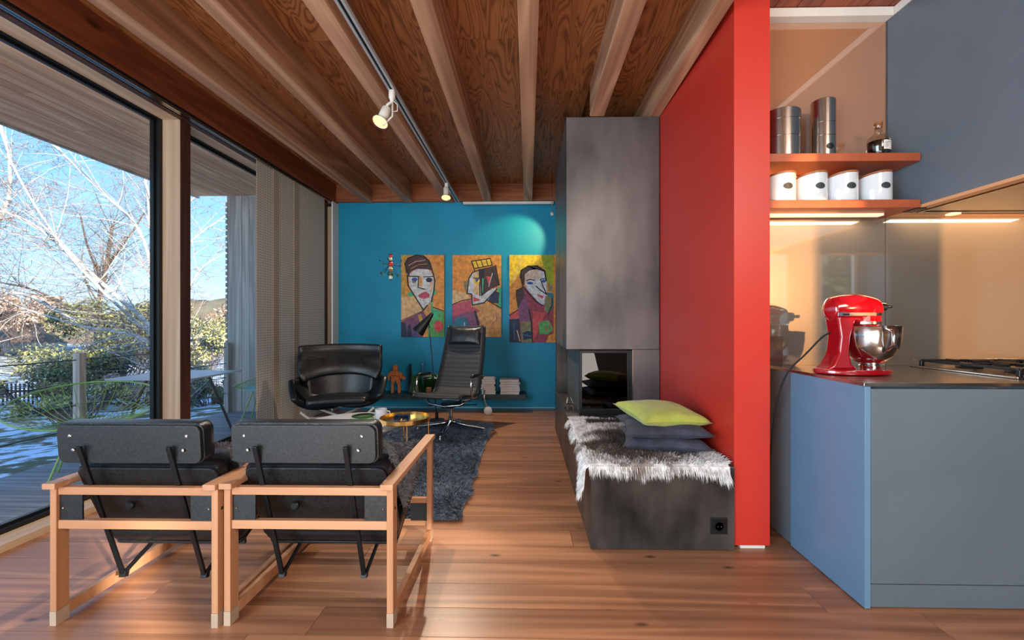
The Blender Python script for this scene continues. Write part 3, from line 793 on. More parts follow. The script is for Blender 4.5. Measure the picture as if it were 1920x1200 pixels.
for k in range(4):
    a = R(45+90*k)
    obj('spoke', MB().tube([(0, .04, .05), (.3*math.cos(a), .04+.3*math.sin(a), .02)], .012, 8), M['offwhite_metal'], parent=ka)

# ================================================================ HIGH-BACK MESH LOUNGE CHAIR
ea = thing('reclining_chair', 'high backed black ribbed mesh chair with polished metal arms on a star base', 'chair', (-.775, 4.27, 0), R(-14))
# side profile in (y, z): y towards the viewer is negative
prof = [(-.33, .405), (-.30, .425), (-.22, .42), (-.10, .395), (.02, .375), (.10, .38), (.15, .42), (.20, .50), (.26, .62), (.32, .76), (.36, .88), (.40, 1.02), (.41, 1.07)]
def pint(q):
    q = q*(len(prof)-1); i = min(int(q), len(prof)-2); f_ = q-i
    return [prof[i][k]*(1-f_)+prof[i+1][k]*f_ for k in (0, 1)]
def eas(a, b):
    y, z = pint(b); w = .235-.035*max(0, b-.55)/.45
    rib = .004*abs(math.sin(b*PI*34))
    return ((a*2-1)*w, y+rib*(.9 if b > .5 else 0), z+.006*(2*a-1)**2+(rib if b <= .5 else 0))
obj('sling', MB().grid(eas, 10, 136), M['mesh_black'], parent=ea, smooth=True, solid=.012)
for s in (-1, 1):
    pts = []
    for i in range(25):
        y, z = pint(i/24); w = .245-.035*max(0, i/24-.55)/.45
        pts.append((s*w, y, z))
    rail = MB()
    for i in range(24): rail.bar(pts[i], pts[i+1], .014, .030, up=(0, 1, 0) if i < 12 else (0, 0, 1))
    obj('side_rail', MB().tube(pts, .012, 8), M['black'], parent=ea, smooth=True)
    x = s*.285
    arm = [(s*.25, -.12, .36), (x, -.15, .40), (x, -.17, .50), (x, -.165, .565), (x, -.12, .59), (x, .04, .578), (x, .17, .575), (s*.26, .21, .53)]
    obj('arm_loop', MB().tube(arm, .011, 8), M['chrome'], parent=ea, smooth=True)
    obj('arm_pad', MB().tube([(x, -.15, .592), (x, -.06, .592), (x, .10, .585)], .017, 8), M['black'], parent=ea, smooth=True)
def headp(a, b, s_=1):
    pass
hp = pillow(.36, .19, .075, 14, .05)
obj('head_pillow', hp, M['leather'], parent=ea, smooth=True, loc=(0, .355, .965), rot=(R(74), 0, 0))
sp_ = MB().tube([(-.22, -.10, .355), (-.16, -.14, .315), (0, -.15, .295), (.16, -.14, .315), (.22, -.10, .355)], .011, 8)
obj('front_stretcher', sp_, M['chrome'], parent=ea, smooth=True)
obj('rear_stretcher', MB().tube([(-.24, .10, .36), (-.12, .08, .32), (.12, .08, .32), (.24, .10, .36)], .011, 8), M['chrome'], parent=ea, smooth=True)
obj('tilt_mechanism', MB().box(-.06, .06, -.10, .12, .265, .315).box(-.11, .11, .0, .10, .27, .30), M['black'], parent=ea, bevel=.006)
obj('tilt_lever', MB().tube([(-.06, .0, .28), (-.24, -.02, .27)], .006, 6), M['black'], parent=ea)
obj('tilt_lever', MB().tube([(.06, .02, .28), (.26, .05, .29)], .006, 6), M['black'], parent=ea)
obj('column', MB().lathe([(.028, .09), (.028, .16), (.02, .165), (.02, .27)], 16), M['chrome'], parent=ea, smooth=True, sm_angle=40)
for k in range(4):
    a = R(8+90*k); c_, s_ = math.cos(a), math.sin(a)
    leg = MB().tube([(.02*c_, .02*s_, .115), (.16*c_, .16*s_, .085), (.34*c_, .34*s_, .062), (.352*c_, .352*s_, .05)], [.022, .017, .012, .01], 8)
    lo = obj('base_leg', leg, M['chrome'], parent=ea, smooth=True)
    obj('glide', MB().lathe([(.015, 0), (.015, .012), (.008, .05)], 10, (.345*c_, .345*s_, 0)), M['chrome'], parent=lo)
wh = thing('wheeled_stand', 'small pale wheel with a slim metal leg behind the mesh chair', 'wheel', (-.478, 5.10, 0))
obj('wheel', MB().lathe([(.001, -.012), (.045, -.012), (.05, -.008), (.05, .008), (.045, .012), (.001, .012)], 24, (0, 0, 0), None, Matrix.Translation((0, 0, .052)) @ Matrix.Rotation(R(90), 4, 'X')), mat('pale_plastic', (186, 186, 186), .4, var=.02), parent=wh, smooth=True, sm_angle=40)
obj('leg', MB().tube([(-.005, .02, .055), (-.05, .03, .20), (-.045, .03, .30)], .010, 8), M['chrome'], parent=wh, smooth=True)
obj('bracket', MB().tube([(-.045, .03, .30), (-.10, .03, .32), (-.13, .03, .30)], .007, 8), M['chrome'], parent=wh, smooth=True)

# ================================================================ COFFEE TABLE, BRASS TRAY TABLE
ct = thing('coffee_table', 'round white coffee table between the armchairs, partly under the brass tray', 'table', (-1.36, 3.28, 0))
obj('top', MB().lathe([(.001, .315), (.37, .315), (.385, .322), (.385, .333), (.377, .338), (.001, .338)], 48), mat('white_tabletop', (214, 218, 222), .3, var=.01), parent=ct, smooth=True, sm_angle=40)
for k in range(3):
    a = R(60+120*k)
    obj('leg', MB().tube([(.22*math.cos(a), .22*math.sin(a), .316), (.30*math.cos(a), .30*math.sin(a), .018)], [.018, .012], 10), M['chair_wood'], parent=ct, smooth=True)
bt = thing('tray_table', 'small round brass tray table with thin legs in front of the coffee table', 'table', (-.905, 3.13, 0))
obj('tray', MB().lathe([(.001, .388), (.176, .388), (.18, .392), (.18, .420), (.176, .420), (.174, .394), (.001, .394)], 40), M['brass'], parent=bt, smooth=True, sm_angle=30)
for k in range(4):
    a = R(20+90*k)
    obj('leg', MB().tube([(.168*math.cos(a), .168*math.sin(a), .39), (.17*math.cos(a), .17*math.sin(a), .016)], .0055, 8), M['brass'], parent=bt)
obj('base_ring', MB().tube([(.17*math.cos(a*PI/20), .17*math.sin(a*PI/20), .022) for a in range(40)], .005, 6, closed=True), M['brass'], parent=bt)
bn = thing('field_glasses', 'dark blue folded binoculars lying in the brass tray', 'binoculars', (-.915, 3.115, .3945))
M['blueblack'] = mat('blue_black_rubber', (20, 34, 66), .3, var=.3, scale=60)
for s in (-1, 1):
    obj('barrel', MB().tube([(s*.032, -.05, .026), (s*.03, .0, .026), (s*.026, .045, .024)], [.027, .024, .016], 14), M['blueblack'], parent=bn, smooth=True, sm_angle=50)
    obj('lens', MB().lathe([(.022, 0), (.001, .003)], 14, (0, 0, 0), None, Matrix.Translation((s*.032, -.051, .026)) @ Matrix.Rotation(R(90), 4, 'X')), M['blueglass'], parent=bn)
obj('bridge', FB(-.02, .02, -.012, .02, .02, .042), M['black'], parent=bn, bevel=.004)
cu = thing('white_cup', 'plain white cup standing on the round coffee table', 'cup', (-1.185, 3.42, .338))
obj('body', MB().lathe([(.001, .002), (.040, .002), (.046, .01), (.048, .078), (.045, .078), (.042, .012), (.001, .010)], 28), M['ceramic'], parent=cu, smooth=True, sm_angle=40)
obj('handle', MB().tube([(.047, 0, .062), (.07, 0, .058), (.072, 0, .03), (.046, 0, .022)], .005, 8), M['ceramic'], parent=cu, smooth=True)
di = thing('glass_bowl', 'shallow greenish glass bowl on the coffee table left of the cup', 'bowl', (-1.33, 3.42, .338))
obj('body', MB().lathe([(.001, .003), (.045, .003), (.09, .022), (.088, .025), (.043, .008), (.001, .006)], 28), M['greenglass'], parent=di, smooth=True)

# ================================================================ SHELF ON THE TEAL WALL AND WHAT STANDS ON IT
ls = thing('floating_shelf', 'long low dark floating shelf on the teal wall under the paintings', 'shelf', (-1.2, 5.455, 0))
obj('board', FB(-1.0, 1.172, -.27, 0, .172, .232), M['black_slat'], parent=ls, bevel=.002)
obj('lip', FB(-1.0, 1.172, -.272, -.27, .17, .175), M['black'], parent=ls)
ZS = .2325
# wooden puzzle figure
fg = thing('wooden_figure', 'flat wooden jigsaw figure with an outstretched arm on the low shelf', 'figure', (-1.655, 5.30, ZS))
sil = [(-.055, 0), (-.02, 0), (-.022, .10), (.005, .16), (.03, .10), (.03, 0), (.068, 0), (.062, .12), (.058, .19), (.085, .165), (.125, .165), (.125, .19), (.10, .205), (.085, .245), (.045, .265), (.028, .27), (.03, .33), (.018, .345), (-.018, .345), (-.03, .33), (-.028, .27), (-.06, .265), (-.095, .22), (-.09, .15), (-.07, .15), (-.068, .2), (-.055, .21), (-.05, .12)]
obj('body', MB().prism(sil, -.014, .014, lambda a, b, h: (a, h, b)), M['figure_wood'], parent=fg, bevel=.003, fixn=True)
cuts = MB()
for (p, q) in (((-.05, .21), (.055, .20)), ((-.02, .27), (.025, .272)), ((-.052, .13), (-.02, .115)), ((.03, .11), (.06, .12)), ((.0, .21), (.004, .265)), ((.085, .17), (.09, .235))):
    cuts.tube([(p[0], -.0145, p[1]), ((p[0]+q[0])/2, -.0145, (p[1]+q[1])/2+.012), (q[0], -.0145, q[1])], .0022, 5)
obj('jigsaw_cut', cuts, M['black'], parent=fg)
ob = obj('black_obelisk', MB().prism([(-.024, 0), (.024, 0), (.009, .36), (-.009, .36)], -.02, .02, lambda a, b, h: (a, h, b)), M['black'], loc=(-1.475+.0, 5.32, ZS), bevel=.002, fixn=True)
tag(ob, 'tall narrow black tapering candle block beside the glass bottles', 'ornament')
bb = thing('blue_bottle', 'clear blue glass bottle with a stopper behind the green carafe', 'bottle', (-1.33, 5.385, ZS))
obj('body', MB().lathe([(.05, .002), (.055, .01), (.055, .20), (.05, .25), (.024, .27), (.024, .31), (.03, .315)], 24), M['blueglass'], parent=bb, smooth=True)
obj('stopper', MB().lathe([(.018, .30), (.02, .32), (.032, .345), (.028, .37), (.001, .38)], 20), M['blueglass'], parent=bb, smooth=True)
gc = thing('green_carafe', 'wide green glass carafe beside the black tapering block', 'carafe', (-1.375, 5.23, ZS))
obj('body', MB().lathe([(.07, .002), (.088, .02), (.085, .08), (.062, .14), (.055, .19), (.058, .225), (.061, .225), (.065, .14), (.092, .03), (.09, .0)], 28), M['greenglass'], parent=gc, smooth=True)
gv = thing('olive_vase', 'square olive green glass vase behind the arm of the mesh chair', 'vase', (-1.20, 5.28, ZS))
vm = MB().box(-.085, .085, -.05, -.046, .002, .225).box(-.085, .085, .046, .05, .002, .225).box(-.085, -.081, -.046, .046, .002, .225).box(.081, .085, -.046, .046, .002, .225).box(-.081, .081, -.046, .046, .002, .012)
obj('body', vm, M['oliveglass'], parent=gv)
tag(obj('brown_jar', MB().lathe([(.030, 0), (.034, .005), (.034, .06), (.03, .072), (.028, .08), (.001, .082)], 20), mat('brown_clay', (120, 78, 58), .6), loc=(-1.215, 5.21, ZS), smooth=True, sm_angle=40), 'little brown jar in front of the olive vase', 'jar')
# stacks of magazines
def magazine(w, d, h, M_, c=.004):
    mb = MB().box(-w/2, w/2, -d/2, d/2, .0008, h-.0008, 0)
    mb.box(-w/2-.002, w/2+.002, -d/2-.001, d/2+.002, 0, .0008, 1).box(-w/2-.002, w/2+.002, -d/2-.001, d/2+.002, h-.0008, h, 1)
    mb.box(w/2, w/2+.002, -d/2-.001, d/2+.002, .0008, h-.0008, 1)
    return mb
cov = [mat('cover_white', (196, 192, 200), .5, var=.03), mat('cover_grey', (120, 122, 134), .5, var=.05), mat('cover_dark', (60, 66, 80), .5, var=.05), mat('cover_lilac', (168, 160, 196), .5, var=.05), mat('cover_teal', (40, 90, 104), .5, var=.05)]
ord_ = ['lowest', 'second lowest', 'third lowest', 'fourth lowest', 'fifth lowest', 'sixth lowest', 'seventh lowest', 'eighth lowest', 'ninth lowest', 'topmost']
def stack(x, y, w, hs, side, rnd, group):
    z = ZS
    for i, h in enumerate(hs):
        ww = w*(.75 if i == len(hs)-1 and side == 'left' else rnd.uniform(.93, 1))
        o = obj('magazine', magazine(ww, .21, h, None), [M['paper'], cov[(i*2+len(hs)) % 5]], loc=(x+rnd.uniform(-.006, .006), y, z+.0003), rot=(0, 0, R(rnd.uniform(-2, 2))))
        tag(o, '%s %s of the %s stack on the low shelf' % ('topmost' if i == len(hs)-1 else ord_[i], ['pale magazine', 'thin grey journal', 'white paperback', 'lilac edged book'][i % 4] if side == 'left' else ['large white art book', 'pale picture book', 'lilac picture book', 'white catalogue'][i % 4], 'narrow left' if side == 'left' else 'wide right'), 'book', group)
        z += h+.0006
brn = random.Random(5)
stack(-.485, 5.30, .17, [.026, .018, .022, .016, .02, .018, .032, .026, .012], 'left', brn, 'narrow stack of magazines on the low shelf')
stack(-.225, 5.30, .245, [.034, .030, .026, .030, .028, .030], 'right', brn, 'wide stack of books on the low shelf')

# ================================================================ FLOOR LAMP, MOBILE
fl = thing('floor_lamp', 'slim black floor lamp with a long pointed shade by the mesh chair', 'lamp', (-1.03, 4.80, 0))
obj('base', MB().lathe([(.001, 0), (.085, 0), (.09, .006), (.088, .014), (.02, .022), (.016, .10), (.007, .105)], 28), M['black'], parent=fl, smooth=True, sm_angle=40)
obj('pole', MB().tube([(0, 0, .02), (-.045, 0, .60), (-.095, 0, 1.17)], .0055, 8), M['black'], parent=fl, smooth=True)
Mc = Matrix.Translation((-.045, -.01, 1.215)) @ Matrix.Rotation(R(38), 4, 'Y')
obj('shade', MB().lathe([(.0155, 0), (.022, -.02), (.072, -.27), (.070, -.27), (.019, -.02), (.012, -.002)], 26, (0, 0, 0), None, Mc), M['black'], parent=fl, smooth=True, sm_angle=50)
obj('joint', MB().sphere((-.097, 0, 1.175), .014, 10), M['black'], parent=fl)

mo = thing('hanging_mobile', 'hanging mobile of stacked red white and black beads ringed by small spinning propellers', 'mobile', (-1.36, 4.2, 1.53))
mc = {'r': mat('bead_red', (176, 36, 30), .35), 'w': mat('bead_white', (222, 216, 196), .35), 'k': mat('bead_black', (22, 22, 26), .3), 'g': mat('bead_green', (26, 74, 48), .35), 'b': mat('bead_blue', (24, 44, 120), .35), 'y': mat('bead_cream', (206, 196, 120), .4), 'o': mat('bead_brown', (140, 62, 36), .4)}
z = 0
for (c, h, r) in (('b', .010, .012), ('w', .036, .017), ('g', .034, .030), ('o', .026, .016), ('y', .012, .020), ('w', .016, .018), ('r', .046, .024), ('k', .016, .018), ('y', .010, .014), ('w', .018, .015), ('r', .030, .016), ('k', .006, .020)):
    obj('bead', MB().lathe([(r*.7, 0), (r, h*.18), (r, h*.82), (r*.7, h)], 18, (0, 0, z)), mc[c], parent=mo, smooth=True, sm_angle=40); z += h
obj('cord', MB().tube([(0, 0, z), (0, 0, 2.868-1.53)], .0012, 4), M['black'], parent=mo)
mr = random.Random(8)
for k in range(15):
    a = R(k*24+10); rr = mr.uniform(.09, .15); zz = mr.uniform(.02, .20)
    c_ = Vector((rr*math.cos(a), rr*math.sin(a), zz))
    w_ = obj('arm', MB().tube([(.012*math.cos(a), .012*math.sin(a), .15), tuple(c_)], .0014, 4), M['black'], parent=mo)
    pr_ = MB().sphere(c_, .008, 8)
    pr_.bar(c_+Vector((-.022, 0, 0)), c_+Vector((.022, 0, 0)), .005, .002).bar(c_+Vector((0, 0, -.02)), c_+Vector((0, 0, .02)), .005, .002)
    obj('propeller', pr_, [mc['k'], mc['b'], mc['g'], mc['k']][k % 4], parent=w_)

# ================================================================ TRACK AND SPOTS
tr_ = thing('spot_track', 'grey electrified track with a dark groove between two ceiling beams', 'track', (-.872, 2.2, 2.60))
tm = MB().box(-.022, -.008, -3.4, 3.1, 0, .022).box(.008, .022, -3.4, 3.1, 0, .022)
obj('rail', tm, M['track'], parent=tr_)
obj('groove', FB(-.008, .008, -3.4, 3.1, .008, .024), M['black'], parent=tr_)
for yy in (-.35, 1.6):
    w_ = obj('hanging_wire', MB().tube([(0, yy, .02), (.0, yy, .27)], .0012, 4), M['steel'], parent=tr_)
    obj('hook_ring', MB().tube([(.014*math.cos(a*PI/6), yy+.014*math.sin(a*PI/6), .262) for a in range(12)], .0012, 4, closed=True), M['steel'], parent=w_)
M['spotwhite'] = mat('spot_white', (212, 206, 196), .4, var=.02)
def spot(loc, aim, lab, energy, sc=1.0):
    t = thing('track_spotlight', lab, 'spotlight', loc, 0, 'white spotlights on the ceiling track')
    obj('adapter', MB().lathe([(.018, .0), (.021, -.012), (.021, -.045), (.014, -.06), (.010, -.075)], 14), M['spotwhite'], parent=t, smooth=True, sm_angle=40)
    d = Vector(aim).normalized(); q = Vector((-.05, -.0, -.15)) if sc > .9 else Vector((.0, -.02, -.10))
    obj('arm', MB().tube([(0, 0, -.07), tuple(q*.6), tuple(q)], .009, 8).tube([(.004, 0, -.07), (.006, -.01, -.17), tuple(q+d*.10+Vector((.03, 0, -.0)))], .006, 8), M['spotwhite'], parent=t, smooth=True)
    Q = Matrix.Translation(q) @ d.to_track_quat('-Z', 'Y').to_matrix().to_4x4()
    hd_ = obj('head', MB().lathe([(.001, .05), (.026, .05), (.030, .044), (.030, -.02), (.024, -.03), (.024, -.045), (.046, -.062), (.050, -.070), (.048, -.074), (.040, -.062), (.02, -.04), (.001, -.04)], 24, (0, 0, 0), None, Q), M['spotwhite'], parent=t, smooth=True, sm_angle=35)
    obj('lamp_glass', MB().lathe([(.001, -.066), (.044, -.070)], 20, (0, 0, 0), None, Q), M['lampglow'], parent=hd_)
    obj('cable_loop', MB().tube([(.01, 0, -.065), (.035, .0, -.09), (.035, 0, -.13), (.0, .0, -.135)], .003, 6), M['spotwhite'], parent=t, smooth=True)
    light('SPOT', 'spot_beam', Vector(loc)+q+d*.09, energy, (1, .84, .64), d, .02, spot=95)
spot((-.872, 2.72, 2.60), (-.25, -.45, -1), 'white spotlight on the ceiling track nearer the camera, turned down to the left', 60)
spot((-.872, 4.55, 2.60), (.05, -.35, -1), 'white spotlight at the far end of the ceiling track above the mesh chair', 90, .8)
rs = thing('screen_rail', 'slim white rail fixed along the top of the teal wall', 'rail', (-.24, 5.38, 2.60))
obj('housing', FB(-.58, .56, -.02, .02, 0, .032), M['white'], parent=rs, bevel=.003)
obj('end_cap', FB(-.585, -.58, -.021, .021, -.001, .033), M['steel'], parent=rs)
ws = thing('wall_spotlight', 'tiny white spotlight on the side of the chimney near the teal wall', 'spotlight', (.275, 4.9, 2.36))
obj('head', MB().lathe([(.001, .03), (.018, .03), (.02, -.02), (.016, -.03), (.001, -.03)], 16, (0, 0, 0), None, Matrix.Rotation(R(-60), 4, 'X')), M['spotwhite'], parent=ws, smooth=True, sm_angle=40)
obj('stem', MB().tube([(0, 0, .02), (0, 0, .50)], .004, 6), M['steel'], parent=ws)
light('SPOT', 'wall_spot_beam', (.24, 4.93, 2.36), 12, (1, 1, .42), (-.36, .53, -.22), .02, spot=66)
# ================================================================ CUSHIONS AND FUR ON THE BENCH
def cushion(name, lab, mt, w, d, h, loc, rz, tilt=(0, 0), seed=0, pinch=.12, grp=None):
    o = obj(name, pillow(w, d, h, 22, pinch, seed), mt, loc=loc, rot=(R(tilt[0]), R(tilt[1]), R(rz)), smooth=True)
    return tag(o, lab, 'cushion', grp)
cushion('velvet_cushion', 'lower of the two grey velvet cushions on the fur covered bench', M['greycloth'], .45, .42, .09, (.748, 2.40, .472), -9, (0, 0), 3)
cushion('velvet_cushion', 'upper of the two grey velvet cushions, directly under the lime one', M['greycloth'], .45, .42, .09, (.745, 2.41, .538), -3, (1, 0), 9)
cushion('lime_cushion', 'lime green cushion on top of the two grey ones', M['lime'], .41, .37, .11, (.745, 2.42, .606), 14, (5, 3), 5, .14)

# reindeer-like hide: a draped sheet plus combed tufts, brown in the middle, white at the rim
X_L, X_R, Y_F, ZT = .300, .99, 2.093, .418
def drape(a, b):      # a from the left rim (may be negative: hangs down), b from the front rim
    x, y, z = a, b, ZT+.006
    nrm = Vector((0, 0, 1))
    xl = X_L-.006
    if x < xl: dz = xl-x; x = xl-.012-.02*min(1, dz*5); z -= dz; nrm = Vector((-1, 0, .2))
    if y < Y_F: dz = Y_F-y; y = Y_F-.012-.015*min(1, dz*6); z -= dz; nrm = Vector((nrm.x, -1, .2)).normalized()
    return Vector((x, y, z)), nrm
def hide_mask(x, y):
    # irregular outline of the skin in sheet coordinates (x across, y along)
    lx = .285-.012*math.sin(y*17)-(.17 if y < 2.24 else .0)*(1-abs((y-2.15)/.10)**2 if abs(y-2.15) < .10 else 0)
    lobe = .035*max(0, 1-abs(x-.56)/.05)+.06*max(0, 1-abs(x-.96)/.07)
    fy = 2.065-lobe-.010*math.sin(x*31)
    if x < .30: fy = 2.09-.0
    ry = 3.02-.03*math.sin(x*13)-(.25*max(0, x-.62))
    rx = .975 if y < 2.30 else (.945 if y < 2.75 else .90)
    return lx < x < rx and fy < y < ry
mats_h = [furmat('hide_white', (244, 240, 236)), furmat('hide_brown', (92, 72, 62)), furmat('hide_grey', (158, 146, 140)), furmat('hide_dark', (46, 38, 36))]
hb = MB(); nx, ny = 60, 70; ids = {}
for i in range(nx+1):
    for j in range(ny+1):
        x = .10+(1.005-.10)*i/nx; y = 1.96+(3.05-1.96)*j/ny
        ids[i, j] = len(hb.v); hb.v.append(tuple(drape(x, y)[0]))
def hcol(x, y, r=None):
    cx, cy = (x-.60)/.29, (y-2.44)/.36
    nn = noise.noise(Vector((x*9, y*9, .3)))*.7+noise.noise(Vector((x*24, y*24, 5)))*.35
    q = cx*cx+cy*cy+nn
    if r: q += r.uniform(-.15, .15)
    if abs(x-.52) < .12 and 2.86 < y < 2.98: return 3
    if q < .28: return 3 if noise.noise(Vector((x*15, y*15, 9))) > .12 else 1
    if q < .70: return 1
    if q < .95: return 2
    return 0
for i in range(nx):
    for j in range(ny):
        x = .10+(1.005-.10)*(i+.5)/nx; y = 1.96+(3.05-1.96)*(j+.5)/ny
        if hide_mask(x, y):
            hb.f.append((ids[i, j], ids[i+1, j], ids[i+1, j+1], ids[i, j+1])); hb.m.append(hcol(x, y))
def hsamp(r):
    for _ in range(12):
        x = r.uniform(.10, 1.0); y = r.uniform(1.97, 3.05)
        if hide_mask(x, y): break
    else: return None
    p, n = drape(x, y)
    fl_ = Vector(((x-.62)*1.2, (y-2.5)*.8-.25, -.0))
    if x < .30 or y < 2.09: fl_ = Vector((0, 0, -1.3)); 
    hsamp.xy = (x, y)
    return p, n, fl_
hsamp.xy = (0, 0)
tufts(hb, hsamp, 38000, .036, .0015, kf=lambda p, r: hcol(hsamp.xy[0], hsamp.xy[1], r), lean=1.0, rnd=random.Random(21))
tag(obj('fur_hide', hb, mats_h), 'white rimmed brown animal hide draped over the steel bench', 'fur')

# tongs rack / fire tools in the niche
ft = thing('ash_tongs', 'small chrome fireplace tool lying in the niche beside the stove', 'tool', (.335, 3.42, .413))
for s in (-1, 1):
    obj('arm', MB().tube([(s*.022, -.06, .008), (s*.026, .0, .05), (s*.012, .08, .085)], .005, 6), M['chrome'], parent=ft)
obj('hinge', MB().tube([(-.03, -.02, .05), (.03, -.02, .05)], .006, 6), M['chrome'], parent=ft)
obj('tray', MB().box(-.04, .04, -.09, .09, 0, .006), M['darksteel'], parent=ft)

# ================================================================ PAINTINGS
def pm(n_, c): return mat('paint_'+n_, c, .55, var=.14, scale=24, bump=.3, bscale=40)
PC = {'orange': pm('orange', (222, 142, 58)), 'ochre': pm('ochre', (196, 150, 62)), 'cream': pm('cream', (216, 176, 124)), 'white': pm('white', (206, 204, 206)),
      'black': pm('black', (26, 24, 28)), 'brown': pm('brown', (72, 44, 42)), 'pink': pm('pink', (186, 76, 96)), 'purple': pm('purple', (126, 72, 108)), 'green': pm('green', (86, 162, 84)),
      'blue': pm('blue', (48, 78, 150)), 'navy': pm('navy', (28, 42, 74)), 'teal': pm('teal', (30, 116, 140)), 'magenta': pm('magenta', (150, 56, 76)), 'yellow': pm('yellow', (236, 184, 46)),
      'skin': pm('skin', (206, 180, 160)), 'tan': pm('tan', (208, 148, 84)), 'rose': pm('rose', (206, 76, 82)), 'mint': pm('mint', (62, 176, 124)), 'lime': pm('lime', (152, 164, 30)), 'khaki': pm('khaki', (128, 122, 84))}
PK = list(PC)
def painting(label, x0, y0, x1, y1, ground, shapes, box):
    a, b = at(x0, y0, 5.425), at(x1, y1, 5.425)
    w, h = b.x-a.x, a.z-b.z
    t = thing('painting', label, 'painting', (a.x+w/2, 5.457, b.z), 0, 'three painted portraits on the teal wall')
    obj('canvas', FB(-w/2, w/2, -.030, -.003, 0, h), PC[ground], parent=t, bevel=.002)
    bx0, by0, bx1, by1 = box
    mb = MB(); lay = 0
    for sh in shapes:
        kind, col = sh[0], PK.index(sh[1]); lay += 1
        y = -.0305-.00022*lay
        pts = [((p[0]-bx0)/(bx1-bx0)*w-w/2, (1-(p[1]-by0)/(by1-by0))*h) for p in sh[2]]
        pts = [(min(max(p[0], -w/2), w/2), min(max(p[1], 0), h)) for p in pts]
        if kind == 'p':
            ar = sum(pts[i][0]*pts[(i+1) % len(pts)][1]-pts[(i+1) % len(pts)][0]*pts[i][1] for i in range(len(pts)))
            if ar < 0: pts = pts[::-1]
            n = len(pts); vs = [(p[0], y, p[1]) for p in pts]
            mb.add(vs, [tuple(range(n))], col)
        else:
            wd = sh[3]/(bx1-bx0)*w/2
            P_ = [Vector((p[0], y, p[1])) for p in pts]
            for i in range(len(P_)-1):
                d = (P_[i+1]-P_[i]); 
                if d.length < 1e-6: continue
                d.normalize(); sd = Vector((d.z, 0, -d.x))*wd; e = d*wd*.5
                mb.add([P_[i]-e-sd, P_[i+1]+e-sd, P_[i+1]+e+sd, P_[i]-e+sd], [(3, 2, 1, 0)], col)
    o = obj('painted_portrait', mb, [PC[q] for q in PK], parent=t)
    return t
def ell(cx, cy, rx, ry, n=16): return [(cx+rx*math.cos(2*PI*i/n), cy+ry*math.sin(2*PI*i/n)) for i in range(n)]
painting('left painting: pale long face with brown turban and red lips on orange', 752, 478, 833, 632, 'orange', [
    ('p', 'ochre', [(48, 60), (150, 60), (110, 500), (120, 800), (48, 900)]),
    ('p', 'cream', [(48, 620), (230, 610), (340, 780), (340, 810), (48, 930)]),
    ('p', 'tan', [(440, 80), (540, 300), (550, 560), (500, 560), (470, 250)]),
    ('p', 'purple', [(48, 940), (340, 800), (400, 900), (330, 1142), (48, 1142)]),
    ('p', 'navy', [(48, 940), (110, 960), (130, 1142), (48, 1142)]), ('p', 'navy', [(130, 1000), (170, 960), (200, 1142), (130, 1142)]),
    ('p', 'blue', [(220, 1000), (270, 960), (250, 1142), (210, 1142)]),
    ('p', 'green', [(470, 780), (620, 800), (620, 1142), (400, 1142), (400, 960), (440, 850)]), ('p', 'mint', [(470, 760), (560, 800), (520, 920), (460, 880)]),
    ('p', 'ochre', [(270, 850), (310, 840), (350, 950), (300, 960)]),
    ('p', 'tan', [(350, 790), (440, 680), (470, 690), (450, 830), (400, 860)]),
    ('p', 'mint', ell(180, 575, 42, 34)), ('p', 'mint', ell(490, 550, 20, 40)), ('p', 'mint', [(446, 650), (470, 650), (466, 820), (442, 820)]),
    ('p', 'white', [(150, 330), (230, 250), (400, 240), (480, 330), (495, 450), (470, 560), (440, 670), (350, 780), (250, 640), (160, 480)]),
    ('p', 'skin', [(420, 400), (490, 380), (480, 500), (440, 600)]),
    ('p', 'brown', [(110, 290), (98, 180), (150, 100), (260, 62), (360, 80), (420, 140), (450, 260), (390, 250), (260, 245), (180, 280), (150, 330)]),
    ('s', 'skin', [(150, 200), (240, 150), (370, 130)], 8), ('s', 'tan', [(180, 240), (280, 190), (400, 180)], 7), ('s', 'purple', [(190, 170), (300, 110), (380, 120)], 8),
    ('s', 'black', [(150, 330), (125, 250), (98, 180), (140, 105), (250, 64), (350, 76), (420, 140), (460, 260), (495, 400), (485, 520), (450, 680)], 16),
    ('s', 'black', [(130, 330), (140, 460), (240, 620), (345, 785), (400, 720)], 16), ('s', 'black', [(130, 340), (280, 345)], 14), ('s', 'black', [(345, 350), (470, 345)], 12),
    ('p', 'tan', [(285, 340), (320, 345), (330, 480), (285, 470)]), ('s', 'black', [(280, 345), (275, 490), (370, 515)], 14),
    ('p', 'blue', ell(228, 385, 40, 26)), ('p', 'navy', ell(420, 390, 42, 32)), ('p', 'khaki', ell(220, 415, 26, 16)),
    ('p', 'pink', [(275, 590), (330, 560), (370, 540), (430, 580), (420, 620), (350, 640), (290, 620)]), ('s', 'rose', [(285, 595), (350, 590), (420, 582)], 7),
    ('s', 'black', [(48, 925), (200, 860), (345, 795)], 8), ('s', 'black', [(470, 750), (620, 800)], 12),
    ('p', 'rose', ell(545, 1000, 60, 78)), ('p', 'cream', [(570, 1040), (590, 1020), (560, 1060)])], (48, 60, 620, 1142))
